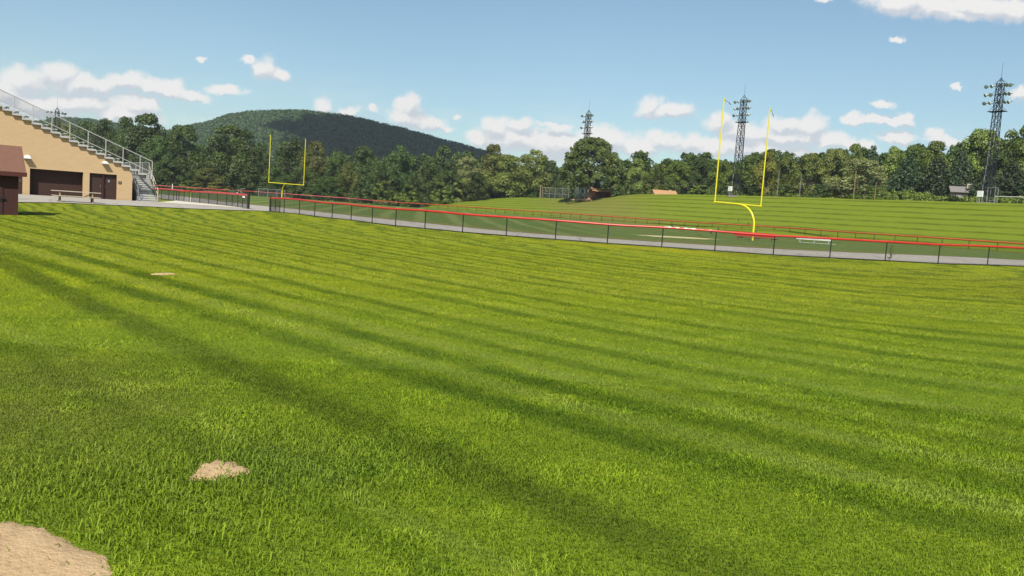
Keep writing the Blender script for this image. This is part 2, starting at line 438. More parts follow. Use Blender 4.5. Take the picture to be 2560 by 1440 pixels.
def brickmat(name):
    m = bpy.data.materials.new(name); m.use_nodes = True
    nt = m.node_tree; b = nt.nodes['Principled BSDF']; n = N(nt)
    o = n.new('ShaderNodeTexCoord').outputs['Object']; x, y, z = n.sep(o)
    br = n.new('ShaderNodeTexBrick'); n.put(br.inputs['Vector'], n.comb(n.m('ADD', x, y), z, 0))
    br.inputs['Scale'].default_value = 1.0; br.inputs['Brick Width'].default_value = 0.40; br.inputs['Row Height'].default_value = 0.10
    br.inputs['Mortar Size'].default_value = 0.010; br.inputs['Color1'].default_value = (0.615, 0.435, 0.24, 1); br.inputs['Color2'].default_value = (0.565, 0.39, 0.208, 1)
    br.inputs['Mortar'].default_value = (0.52, 0.37, 0.20, 1)
    c = n.mix(n.m('MULTIPLY', n.noise(o, 0.5, 5, 0.6), 0.35), br.outputs[0], (0.48, 0.32, 0.16, 1))
    st = n.m('MULTIPLY', n.step(n.m('ADD', z, n.m('MULTIPLY', n.noise(o, 2.0, 4), 0.35)), 0.5, 0.1), 0.35)
    c = n.mix(st, c, (0.30, 0.21, 0.11, 1))
    c = n.vm('SCALE', c); c.node.inputs['Scale'].default_value = ALB
    n.put(b.inputs['Base Color'], c); b.inputs['Roughness'].default_value = 0.85
    bn = n.new('ShaderNodeBump'); bn.inputs['Strength'].default_value = 0.25; bn.inputs['Distance'].default_value = 0.02
    n.put(bn.inputs['Height'], br.outputs[1]); bn.invert = True; n.put(b.inputs['Normal'], bn.outputs[0])
    return m


def plankmat(name, col, pitch=0.14, var=0.15):
    m = bpy.data.materials.new(name); m.use_nodes = True
    nt = m.node_tree; b = nt.nodes['Principled BSDF']; n = N(nt)
    o = n.new('ShaderNodeTexCoord').outputs['Object']; x, y, z = n.sep(o)
    fr = n.m('FRACT', n.m('MULTIPLY', n.m('ADD', x, n.m('MULTIPLY', y, 0.97)), 1/pitch))
    gap = n.step(n.m('ABSOLUTE', n.m('SUBTRACT', fr, 0.5)), 0.44, 0.49)
    c = n.mix(n.noise(n.vm('MULTIPLY', o, (6, 6, 0.8)), 2.0, 4, 0.6), tuple(k*(1-var) for k in col)+(1,), tuple(k*(1+var) for k in col)+(1,))
    c = n.mix(n.m('MULTIPLY', gap, 0.6), c, tuple(k*0.4 for k in col)+(1,))
    c = n.vm('SCALE', c); c.node.inputs['Scale'].default_value = ALB
    n.put(b.inputs['Base Color'], c); b.inputs['Roughness'].default_value = 0.7; b.inputs['Specular IOR Level'].default_value = 0.25
    return m


def pavemat(name, c0, c1, crack=True):
    m = bpy.data.materials.new(name); m.use_nodes = True
    nt = m.node_tree; b = nt.nodes['Principled BSDF']; n = N(nt)
    p = n.new('ShaderNodeNewGeometry').outputs['Position']
    c = n.mix(n.noise(p, 0.25, 5, 0.6), c0+(1,), c1+(1,))
    c = n.mix(n.m('MULTIPLY', n.step(n.noise(p, 30.0, 2), 0.5, 0.75), 0.3), c, tuple(k*0.6 for k in c0)+(1,))
    if crack:
        vo = n.new('ShaderNodeTexVoronoi', feature='DISTANCE_TO_EDGE'); n.put(vo.inputs['Vector'], n.vm('MULTIPLY_ADD', n.noise(p, 0.8, 3, 0.6, col=True), (0.8, 0.8, 0), p)); vo.inputs['Scale'].default_value = 0.22
        c = n.mix(n.m('MULTIPLY', n.step(vo.outputs[0], 0.02, 0.0), 0.55), c, (0.10, 0.10, 0.09, 1))
    c = n.vm('SCALE', c); c.node.inputs['Scale'].default_value = ALB
    n.put(b.inputs['Base Color'], c); b.inputs['Roughness'].default_value = 0.9; b.inputs['Specular IOR Level'].default_value = 0.2
    return m


def dirtmat(name):
    m = bpy.data.materials.new(name); m.use_nodes = True
    nt = m.node_tree; b = nt.nodes['Principled BSDF']; n = N(nt)
    p = n.new('ShaderNodeNewGeometry').outputs['Position']
    c = n.mix(n.noise(p, 3.0, 5, 0.65), (0.46, 0.30, 0.16, 1), (0.74, 0.53, 0.30, 1))
    c = n.mix(n.m('MULTIPLY', n.step(n.noise(p, 1.6, 3, 0.6), 0.45, 0.65), 0.6), c, (0.42, 0.27, 0.16, 1))
    c = n.mix(n.m('MULTIPLY', n.step(n.noise(p, 60.0, 3, 0.7), 0.55, 0.75), 0.5), c, (0.74, 0.57, 0.36, 1))
    c = n.mix(n.m('MULTIPLY', n.step(n.noise(p, 18.0, 5, 0.75), 0.57, 0.72), 0.6), c, (0.17, 0.12, 0.07, 1))
    c = n.vm('SCALE', c); c.node.inputs['Scale'].default_value = ALB
    n.put(b.inputs['Base Color'], c); b.inputs['Roughness'].default_value = 0.95; b.inputs['Specular IOR Level'].default_value = 0.1
    bn = n.new('ShaderNodeBump'); bn.inputs['Strength'].default_value = 0.8; bn.inputs['Distance'].default_value = 0.02
    n.put(bn.inputs['Height'], n.noise(p, 35.0, 5, 0.7)); n.put(b.inputs['Normal'], bn.outputs[0])
    return m


M = dict(
    lawn=lawnmat('lawn_soil', False), blade=lawnmat('grass_blade', True),
    field=turfmat('field_turf', (0.100, 0.150, 0.030), (0.130, 0.185, 0.036), (0.200, 0.245, 0.070), 'field'),
    bank=turfmat('bank_turf', (0.155, 0.212, 0.011), (0.215, 0.268, 0.015), (0.045, 0.062, 0.004), 'bank'),
    asphalt=pavemat('asphalt', (0.385, 0.35, 0.305), (0.46, 0.42, 0.365)),
    concrete=pavemat('concrete', (0.66, 0.60, 0.48), (0.74, 0.68, 0.56), False),
    dirt=dirtmat('dry_dirt'), brick=brickmat('tan_block'),
    brown=plankmat('brown_panel', (0.055, 0.024, 0.018), 0.22), door=mat('brown_door', (0.050, 0.024, 0.018), 0.55, 0.15),
    shed=plankmat('red_brown_boards', (0.058, 0.019, 0.016), 0.2), shedtrim=mat('dark_red_trim', (0.085, 0.020, 0.016), 0.6),
    shingle=mat('red_brown_shingle', (0.185, 0.090, 0.062), 0.9, 0.3, 9.0, bump=0.5, bscale=20),
    alu=mat('weathered_aluminium', (0.52, 0.51, 0.49), 0.45, 0.12, 2.0, 0.15, 0.4), alud=mat('grey_steel', (0.28, 0.28, 0.28), 0.55, 0.15, 2.0, 0.2),
    whiteplank=mat('pale_bench_plank', (0.72, 0.71, 0.68), 0.5, 0.08),
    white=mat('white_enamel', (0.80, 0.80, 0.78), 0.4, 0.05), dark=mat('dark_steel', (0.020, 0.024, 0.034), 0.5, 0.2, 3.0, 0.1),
    black=mat('black_vinyl_steel', (0.014, 0.014, 0.014), 0.5, 0.2), wire=mat('black_vinyl_wire', (0.022, 0.024, 0.022), 0.55, 0.2),
    galvdark=mat('dull_wire', (0.09, 0.085, 0.07), 0.7, 0.15), galv=mat('galvanised_wire', (0.17, 0.18, 0.16), 0.5, 0.15, 3.0, 0.2),
    red=mat('red_rail_cover', (0.56, 0.026, 0.016), 0.36, 0.28, 1.1, 0.0, 0.5), redfar=railmat('far_red_rail'),
    redbench=mat('red_bench_paint', (0.50, 0.020, 0.015), 0.4, 0.08), rust=mat('brown_bench_seat', (0.20, 0.07, 0.05), 0.6),
    yellow=mat('yellow_goal_paint', (0.80, 0.70, 0.010), 0.35, 0.05, 1.0, 0.0, 0.5),
    lamp=mat('grey_lamp_bowl', (0.60, 0.64, 0.59), 0.3, 0.1, 3.0, 0.2, 0.5), lens=mat('lamp_lens', (0.30, 0.35, 0.32), 0.2, 0.1, 3.0, 0.0, 0.6),
    wood=mat('weathered_wood', (0.30, 0.20, 0.11), 0.85, 0.25, 5.0), palewood=mat('pale_wood', (0.50, 0.43, 0.34), 0.8, 0.2, 5.0),
    bark=mat('grey_bark', (0.17, 0.135, 0.10), 0.95, 0.3, 2.5, bump=0.6, bscale=8), barkdark=mat('dark_bark', (0.06, 0.048, 0.036), 0.95, 0.3, 2.0),
    tanroof=mat('orange_tan_roof', (0.46, 0.26, 0.13), 0.85, 0.15, 4.0), greyroof=mat('grey_roof', (0.23, 0.21, 0.20), 0.85, 0.15, 4.0),
    siding=mat('grey_siding', (0.33, 0.29, 0.27), 0.8, 0.1), crow=mat('black_feather', (0.008, 0.008, 0.010), 0.5, 0.2),
    tractor=mat('green_paint', (0.030, 0.105, 0.045), 0.35, 0.1), rubber=mat('black_rubber', (0.015, 0.015, 0.015), 0.8, 0.2),
    ribbon=mat('dark_ribbon', (0.10, 0.03, 0.03), 0.7, 0.2), sign=mat('dark_plaque', (0.035, 0.022, 0.018), 0.5),
    signmark=mat('pale_plaque_mark', (0.55, 0.50, 0.44), 0.5, 0.05), grill=mat('pale_green_paint', (0.45, 0.50, 0.42), 0.5, 0.1),
    leaf_dark=leafmat('leaves_dark_green', (0.057, 0.092, 0.020)), leaf_mid=leafmat('leaves_mid_green', (0.104, 0.146, 0.021)),
    leaf_light=leafmat('leaves_light_green', (0.163, 0.202, 0.042)), leaf_silver=leafmat('leaves_silver_green', (0.201, 0.218, 0.081)),
    leaf_olive=leafmat('leaves_olive', (0.162, 0.156, 0.028)), leaf_pine=leafmat('needles_blue_green', (0.039, 0.064, 0.025), 0.3, 0.1),
    leaf_hill=leafmat('leaves_hill', (0.050, 0.090, 0.026), 0.2), leaf_wood=leafmat('leaves_wood', (0.052, 0.080, 0.013)), leaf_olivewood=leafmat('leaves_olive_wood', (0.094, 0.098, 0.020)), leaf_maple=leafmat('leaves_maple', (0.098, 0.136, 0.031), 0.45), leaf_bright=leafmat('leaves_bright', (0.150, 0.205, 0.032)),
    weed=leafmat('leaves_weed', (0.060, 0.115, 0.018)), hillsoil=mat('hill_floor', (0.035, 0.050, 0.018), 0.95, 0.3, 0.02),
)

# ------------------------------------------------------------------ terrain
POSTS = [(675,530.6,66),(700.6,531.2,65),(710,532.5,64.5),(748,536,63),(786,542,61.2),(830,546.6,59.3),(877.5,551,57.3),(930,559,55.2),(988.7,566,53.2),(1062,572,51.2),(1156,582,49.6),(1265,590.6,48.5),
 (1388,599.4,47.8),(1518,610,47.3),(1654,618.4,46.9),(1786.5,628,46.6),(1932.6,639,46.4),(2074,646,46.4),(2212.6,653,46.8),(2344.6,660.5,47.6),(2468,664,48.8),(2583,668,50.5),(2690,672,52.6),(2790,676,55.0),(2880,680,57.6)]
NEARF = [at(*p) for p in POSTS]
FAR = [(2860,628,80),(2700,618,88),(2554,608.4,95),(2322,592.5,104),(2207,585.5,110),(2100,578.5,117),(1957,568,128),(1714,554,146),(1560,543,160),(1430,534,173),(1300,525.5,188),(1200,518.5,198),(1100,511.5,207),(985,505,213),(885,496.5,214),(797,490,213),(646,479.4,211),(555,473.8,208),(396,463.8,204),(300,458,202)]
FARF = [at(*p)-np.array([0, 0, 1.15]) for p in FAR]
LEFTB = [at(620.6,522.5,66), at(606,521,67.4), at(594,519,68.5), at(580,517.5,69.8), at(566,515.5,71.3), at(543,513,73.6), at(521,511,76.0), at(499,509,78.2), at(479,507.5,80)]
LEFTA = [at(473,506.5,80.6), at(460,505.5,81.5), at(447,503.5,83), at(441,502.5,83.8), at(434,501.5,84.6), at(421.5,500.5,86.5), at(403,498.5,89), at(380,497,92)]
UA = np.array([0.79, 0.614, 0]); UA /= np.linalg.norm(UA); VA = np.array([-UA[1], UA[0], 0])
C0 = at(329.5, 503, 70)
SHED0 = at(45, 539, 38)
ctrl = [(0,-25,0),(-20,-25,0),(20,-25,0),(-25,0,-.05),(25,0,0),(0,6,0),(-6,5,0),(6,5,0),(-8,13,0),(8,13,0),(0,20,0),(-12,24,-.05),(14,24,0),(0,32,0),(24,32,0),(10,38,0),(-6,40,0),(40,40,0),
        (-50,40,-.1),(-60,70,.1),(-16,38,-.1),(120,60,.8),(120,0,.3),(-130,80,.2),(-130,200,1.0),(160,160,1.2),(30,260,1.2),(-100,290,1.2),(120,260,1.2),(-60,-60,0),(60,-60,0)]
ctrl = [tuple(map(float, c)) for c in ctrl]
ctrl += [tuple(p) for p in NEARF] + [tuple(p) for p in FARF] + [tuple(p) for p in LEFTB[::3]] + [tuple(p) for p in LEFTA[::3]]
ctrl += [tuple(C0), tuple(C0-12*UA), tuple(C0-12*UA+20*VA), tuple(C0+20*VA), tuple(SHED0), tuple(at(230,511,54)), tuple(at(2040,611.5,71)), tuple(at(1894,603,68)), tuple(at(1885,606,80.0)), tuple(at(100,505,52))]
ctrl += [tuple(at(703,497.0,159)), (0.0,110.0,.85), (-25.0,130.0,.95), (20.0,100.0,.8), (-45.0,110.0,.6)]
CP = np.array(ctrl)


def _tps(r2): return np.where(r2 > 1e-9, 0.5*r2*np.log(np.maximum(r2, 1e-9)), 0.0)


_S = 50.0
_xy = CP[:, :2]/_S
_K = _tps(((_xy[:, None]-_xy[None])**2).sum(-1)) + 0.002*np.eye(len(CP))
_Pm = np.c_[np.ones(len(CP)), _xy]
_A = np.block([[_K, _Pm], [_Pm.T, np.zeros((3, 3))]])
_w = np.linalg.solve(_A, np.r_[CP[:, 2], 0, 0, 0])


def terr(x, y):
    x = np.atleast_1d(np.asarray(x, float)); y = np.atleast_1d(np.asarray(y, float))
    r = np.hypot(x, y-80); k = np.minimum(1, 260/np.maximum(r, 1e-6))
    xc, yc = x*k, 80+(y-80)*k
    out = np.zeros_like(x)
    for i in range(0, len(x), 20000):
        P = np.c_[xc[i:i+20000], yc[i:i+20000]]/_S
        K = _tps(((P[:, None]-_xy[None])**2).sum(-1))
        out[i:i+20000] = K@_w[:-3]+_w[-3]+P@_w[-2:]
    return np.clip(out, -1.5, 2.0)


def tz(x, y): return float(terr(x, y)[0])


def grid_mesh(name, xs, ys, zf):
    Xg, Yg = np.meshgrid(xs, ys)
    Z = zf(Xg.ravel(), Yg.ravel())
    V = np.c_[Xg.ravel(), Yg.ravel(), Z]
    nx, ny = len(xs), len(ys)
    i = np.arange(nx*ny).reshape(ny, nx)
    F = np.stack([i[:-1, :-1], i[:-1, 1:], i[1:, 1:], i[1:, :-1]], -1).reshape(-1, 4)
    return npmesh(name, V, F)


gx = np.unique(np.r_[-3000, -1800, -1000, -600, np.linspace(-400, -130, 12), np.linspace(-130, 130, 131), np.linspace(130, 400, 12), 600, 1000, 1800, 3000])
gy = np.unique(np.r_[-2500, -1200, -500, -200, np.linspace(-100, 0, 12), np.linspace(0, 120, 81), np.linspace(120, 280, 54), 320, 400, 520, 800, 1300, 2200, 3500])
ground = link('ground', grid_mesh('ground', gx, gy, terr), M['lawn'], smooth=True)
tag(ground, 'mown green sports lawn with darker mowing bands', kind='structure')


def sheet(name, inner, outer, mt, dz, n=12, m=None, label=None):
    """strip between two matching polylines, draped on the terrain"""
    inner = np.array(inner)[:, :2]; outer = np.array(outer)[:, :2]
    if m:
        def rs(P):
            s = np.r_[0, np.cumsum(np.hypot(*np.diff(P, axis=0).T))]; t = np.linspace(0, s[-1], m)
            return np.c_[np.interp(t, s, P[:, 0]), np.interp(t, s, P[:, 1])]
        inner, outer = rs(inner), rs(outer)
    k = np.linspace(0, 1, n+1)
    P = inner[:, None]*(1-k[None, :, None]) + outer[:, None]*k[None, :, None]
    V = P.reshape(-1, 2); Z = terr(V[:, 0], V[:, 1])+dz
    nn, mm = P.shape[:2]
    i = np.arange(nn*mm).reshape(nn, mm)
    F = np.stack([i[:-1, :-1], i[:-1, 1:], i[1:, 1:], i[1:, :-1]], -1).reshape(-1, 4)
    e = np.tile(k, nn)
    me = npmesh(name, np.c_[V, Z], F, attr={'edge': e})
    o = link(name, me, mt, smooth=True)
    return tag(o, label, kind='structure')


def offset(P, d):
    P = np.array(P)[:, :2]; T = np.gradient(P, axis=0); T /= np.linalg.norm(T, axis=1)[:, None]
    Nn = np.c_[-T[:, 1], T[:, 0]]
    return P+Nn*d


# running track (asphalt) behind the near fence; continues left behind the short fence
track_in = np.vstack([np.array(LEFTA[::-1])[:, :2], np.array(LEFTB[::-1])[:, :2], np.array(NEARF)[:, :2]])
ti = offset(track_in, 0.12)
field_edge = np.array([at(400,490,112)[:2], at(480,497,106)[:2], at(560,505,95)[:2], at(640,514,86)[:2]])
to = np.vstack([field_edge, offset(NEARF, 7.5)[1:]])
sheet('running_track', ti, to, M['asphalt'], 0.03, 8, 60, 'grey asphalt running track curving behind the red railed fence')
fo = np.array(FARF)[::-1, :2]
fo2 = offset(fo, -0.4)
sheet('football_field', np.vstack([[at(330,484,120)[:2]], to]), fo2, M['field'], 0.035, 40, 60, 'darker green football field inside the track')
apr_lo = [at(-60,499,46), at(47,504,49.5), at(160,507.8,52.5), at(250,512.6,54), at(380,519,56), at(480,525,57.5), at(600,530.5,61), at(680,532,66)]
apr_hi = [C0-20*UA+.4*VA, C0-9*UA+.4*VA, C0-6*UA+.4*VA, C0-3*UA+.4*VA, C0+2*UA+.5*VA, LEFTA[2], LEFTB[4], at(676,519,80)]
sheet('asphalt_apron', apr_lo, apr_hi, M['asphalt'], 0.045, 10, 40, 'grey asphalt apron in front of the grandstand')
con_lo = [C0+1.2*UA-2.9*VA, at(430,511.5,66), at(500,514.8,66), at(560,518.5,66), at(612,522,66)]
con_hi = [C0+2.5*UA+1.0*VA, LEFTA[3], LEFTB[7], LEFTB[4], LEFTB[0]]
sheet('concrete_path', con_lo, con_hi, M['concrete'], 0.06, 6, 24, 'cream concrete path along the short left fence')

# ------------------------------------------------------------------ grass bank with terraces
T0 = np.array([58.4, 95.0]); TD = np.array([-.52, .854]); TD /= np.linalg.norm(TD); TN = np.array([TD[1], -TD[0]])
CT = [-120, -40, 12.8, 36, 70, 84, 98, 109, 118, 131, 150, 164, 188, 206, 235, 262, 300]
CZ = [7.4, 7.6, 7.6, 7.72, 7.86, 7.8, 7.6, 6.95, 6.65, 5.95, 5.9, 5.42, 4.1, 3.2, 1.7, 0.6, 0.4]
BW = 24.0


def crest_z(t): return np.interp(t, CT, CZ)


def bank_z(t, k, bz):
    """k: 0 at the toe .. 1 at the crest .. beyond = plateau"""
    top = crest_z(t)
    kk = np.clip(k, 0, 1)
    nrow = 8
    r = kk*nrow; f = r-np.floor(r)
    ter = (np.floor(r) + np.clip((f-0.0)/1.0, 0, 1)*0.80 + 0.20*np.clip((f-0.42)/0.16, 0, 1))/nrow
    ter = np.where(kk >= 1, 1, ter)
    e = np.clip((k-1)/0.4, 0, 1)
    z_ = bz + (top-bz)*ter
    return z_ + 0.12*e


ts = np.arange(-70, 264, 1.5)
ks = np.unique(np.r_[-0.06, np.linspace(0, 1, 129), np.linspace(1, 1.4, 6), np.linspace(1.5, 7, 14)])
Tg, Kg = np.meshgrid(ts, ks)
wig = 0.25*np.sin(Tg*0.11+Kg*3)+0.15*np.sin(Tg*0.37)
toe = np.interp(Tg, [-70, 100, 123, 136, 160, 270], [0.9, 0.9, -0.5, -3, -6, -8])
XY = T0[None, None]+Tg[..., None]*TD+(np.where(Kg < 1, toe*(1-np.clip(Kg, 0, 1)), 0)+Kg*BW+wig*(Kg > 0.02)*(Kg < 1))[..., None]*TN
bz = terr(XY[..., 0].ravel(), XY[..., 1].ravel()).reshape(Tg.shape)
Zb = bank_z(Tg, Kg, bz)
Zb = np.where(Kg < 0, bz-0.6, Zb+0.02)
i = np.arange(Tg.size).reshape(Tg.shape)
F = np.stack([i[:-1, :-1], i[:-1, 1:], i[1:, 1:], i[1:, :-1]], -1).reshape(-1, 4)
bank = link('grass_bank', npmesh('grass_bank', np.c_[XY.reshape(-1, 2), Zb.ravel()], F, attr={'row': np.clip(Kg, 0, 1).ravel()*8}), M['bank'], smooth=True)
tag(bank, 'terraced green grass bank rising behind the far fence', kind='structure')


def bankpt(t, k=1.0):
    p = T0+t*TD+k*BW*TN
    b = tz(p[0], p[1])
    return np.array([p[0], p[1], float(bank_z(np.array(t), np.array(k), b))])


def zat(x, y):
    """height of the ground or bank under a point"""
    r = np.array([x, y])-T0; k = float(r@TN)/BW; t = float(r@TD)
    b = tz(x, y)
    if -70 < t < 262 and 0 < k < 7: return max(b, float(bank_z(np.array(t), np.array(k), b)))
    return b


def gat(px, Y):
    """ground point under picture column px at distance Y (column followed down its own lean)"""
    z = 0.0
    for _ in range(3):
        # find row whose ray at Y has height z
        d0, d1 = at(px, 300, Y)[2], at(px, 700, Y)[2]
        py = 300+(z-d0)/(d1-d0)*400
        p = at(px, py, Y); z = zat(p[0], p[1])
    return np.array([p[0], p[1], z])


# ------------------------------------------------------------------ hill
HP = [(-500,330),(-200,335),(0,318),(150,298),(215,299),(300,312),(420,330),(460,320),(530,304),(570,290),(620,282),(700,278),(760,281),(850,290),(920,303),(1000,322),(1080,345),(1150,363),(1200,377),(1280,397),(1380,418),(1500,432),(1700,450),(2000,480)]
HA, HZ = [], []
for px, py in HP:
    d = at(px, py+13, 950.0); HA.append(d[0]/950.0); HZ.append(d[2])


def hillz(a, Y):
    zt = np.interp(a, HA, HZ)
    for da in (-.012, .012): zt = zt*0.5+0.25*(np.interp(a+da, HA, HZ)*2-zt)+0.25*zt if False else zt
    s = np.clip((Y-480)/(950-480), 0, 1); s = s*s*(3-2*s)
    b = np.clip((Y-950)/450, 0, 1); b = 1-b*b*(3-2*b)
    rough = 1+(0.07*np.sin(a*40+Y*0.02)+0.06*np.sin(a*90-Y*0.013))*np.clip(1.3-s*1.3, 0, 1)
    return 1.0+(zt-1.0)*s*b*np.where(s < 0.98, rough, 1)


ha = np.linspace(HA[0], HA[-1], 120); hy = np.linspace(470, 1400, 60)
Ag, Yg = np.meshgrid(ha, hy)
V = np.c_[(Ag*Yg).ravel(), Yg.ravel(), hillz(Ag, Yg).ravel()-0.5]
i = np.arange(Ag.size).reshape(Ag.shape)
F = np.stack([i[:-1, :-1], i[:-1, 1:], i[1:, 1:], i[1:, :-1]], -1).reshape(-1, 4)
tag(link('hill', npmesh('hill', V, F), M['hillsoil'], smooth=True), 'rounded wooded hill on the skyline', kind='structure')


# ------------------------------------------------------------------ leaves
def leaf_cloud(cen, rad, nleaf, size, rs, up=0.35, flat=0.0):
    """clumps cen (k,3), rad (k,) -> quads; leaves near the clump surface, facing out"""
    k = len(cen)
    wgt = rad**2; idx = rs.choice(k, nleaf, p=wgt/wgt.sum())
    d = rs.normal(size=(nleaf, 3)); d /= np.linalg.norm(d, axis=1)[:, None]
    d[:, 2] = np.where(d[:, 2] < -0.35, -d[:, 2], d[:, 2])
    rr = rad[idx]*(0.62+0.42*rs.random(nleaf)**0.7)
    P = cen[idx]+d*rr[:, None]
    nrm = d+np.array([0, 0, up])+rs.normal(scale=0.36, size=(nleaf, 3)); nrm /= np.linalg.norm(nrm, axis=1)[:, None]
    t = np.cross(nrm, rs.normal(size=(nleaf, 3))); t /= np.linalg.norm(t, axis=1)[:, None]
    b = np.cross(nrm, t)
    sz = size*(0.6+0.8*rs.random(nleaf))
    a1 = t*sz[:, None]*0.5; b1 = b*sz[:, None]*0.34
    V = np.stack([P-a1, P-b1*1.1, P+a1, P+b1*1.1], 1).reshape(-1, 3)
    F = np.arange(nleaf*4).reshape(-1, 4)
    clump_t = rs.random(k)
    tint = np.repeat(0.5*rs.random(nleaf)+0.5*clump_t[idx], 4)
    return V, F, tint


def crown_proto(seed, kind='round', nleaf=6500, size=0.036):
    rs = np.random.default_rng(seed)
    cen, rad = [], []
    if kind == 'pine':
        for lv in np.linspace(0.08, 0.97, 26):
            rr = 0.36*(1-lv)**0.75+0.015
            nb = int(5+9*(1-lv))
            a0 = rs.random()*6.28
            for j in range(nb):
                an = a0+6.28*j/nb+rs.normal()*.15; q = rr*(0.55+0.5*rs.random())
                cen.append((math.cos(an)*q, math.sin(an)*q, lv-0.05*rs.random())); rad.append(0.035+0.04*(1-lv))
            cen.append((0, 0, lv)); rad.append(rr*0.55)
    else:
        z0, wid = {'round': (0.16, 0.40), 'skirt': (0.02, 0.40), 'tall': (0.10, 0.30), 'wide': (0.10, 0.47), 'bush': (0.0, 0.5), 'open': (0.2, 0.40)}[kind]
        nc = {'open': 44, 'bush': 26}.get(kind, 60)
        j = 0
        while len(cen) < nc:
            u = rs.random(); lv = z0+(1-z0)*u
            prof = math.sin(PI*min(1, (u*0.80+0.20)))**0.62 if kind != 'bush' else math.cos(u*PI/2*0.95)**0.6
            if kind == 'skirt' or kind == 'wide': prof = max(prof, 0.75*(1-u))
            an = rs.random()*6.28; q = wid*prof*(0.45+0.55*rs.random()**0.5)
            q *= 0.85+0.25*math.sin(an*2+seed)+0.1*rs.normal()
            r_ = (0.075+0.07*rs.random())*(0.75+0.5*(1-u))
            cen.append((math.cos(an)*q, math.sin(an)*q, min(lv, 0.985-r_*0.8))); rad.append(r_)
        # a few leaders break the outline at the top
        for _ in range(5):
            an = rs.random()*6.28; q = wid*0.35*rs.random()
            cen.append((math.cos(an)*q, math.sin(an)*q, 0.88+0.07*rs.random())); rad.append(0.05+0.03*rs.random())
    cen = np.array(cen); rad = np.array(rad)
    return leaf_cloud(cen, rad, nleaf, size, rs, 0.35 if kind != 'pine' else 0.1), cen, rad


def trunk_mb(kind, seed, r0=0.02):
    rs = np.random.default_rng(seed+99); mb = MB()
    top = 0.55 if kind != 'pine' else 0.95
    pts = [(0, 0, -0.02)]; rr = [r0*1.35]
    px_ = py_ = 0.0
    for k in np.linspace(0.05, top, 6):
        px_ += rs.normal()*0.008; py_ += rs.normal()*0.008
        pts.append((px_, py_, k)); rr.append(r0*(1-0.75*k/top))
    mb.tube(pts, rr, 7)
    if kind != 'pine':
        for j in range(6):
            k = 0.2+0.3*rs.random(); an = rs.random()*6.28; L = 0.18+0.12*rs.random()
            a = Vector((px_*k/top, py_*k/top, k)); b = a+Vector((math.cos(an)*L, math.sin(an)*L, L*1.1))
            mid = (a+b)/2+Vector((0, 0, -0.02))
            mb.tube([a, mid, b], [r0*0.5, r0*0.35, r0*0.15], 5)
    return mb


PROTO = {}
for nm, kind, sd in (('roundA', 'round', 1), ('roundB', 'round', 2), ('skirtA', 'skirt', 3), ('skirtB', 'skirt', 4), ('skirtC', 'skirt', 15), ('tallA', 'tall', 5), ('wideA', 'wide', 6), ('pineA', 'pine', 7), ('bushA', 'bush', 8), ('openA', 'open', 9)):
    (V, F, tint), cen, rad = crown_proto(sd, kind, 13000 if kind != 'bush' else 5000, 0.029 if kind != 'bush' else 0.05)
    tm = trunk_mb(kind, sd)
    tmesh = bpy.data.meshes.new('trunk'); tmesh.from_pydata(tm.v, [], tm.f); tmesh.update()
    cm = npmesh('crown', V, F, attr={'tint': tint}); cm.materials.append(M['leaf_mid']); tmesh.materials.append(M['barkdark'])
    PROTO[nm] = (cm, tmesh)


def tree(name, proto, px, top, wid, Y, leaf, label, cat='tree', group=None, trunk=True, base=None, rz=None):
    p = gat(px, Y) if base is None else np.array(base)
    zt = at(px, top, Y)[2]
    h = max(1.0, (zt-p[2])*1.0)
    wd = wid/FPX*math.hypot(Y, p[0]*0.5)
    halfw = {'roundA': .40, 'roundB': .40, 'skirtA': .40, 'skirtB': .40, 'skirtC': .40, 'tallA': .30, 'wideA': .47, 'pineA': .33, 'bushA': .5, 'openA': .40}[proto]
    sx = wd/2/halfw*0.9
    e = empty(name, tuple(p), label, cat, group, rz if rz is not None else random.random()*6.28)
    cm, tm = PROTO[proto]
    c = bpy.data.objects.new('crown', cm); C.objects.link(c); c.parent = e; c.scale = (sx, sx, h)
    c.material_slots[0].link = 'OBJECT'; c.material_slots[0].material = M[leaf]
    if trunk:
        t = bpy.data.objects.new('trunk', tm); C.objects.link(t); t.parent = e; t.scale = (sx, sx, h)
    return e


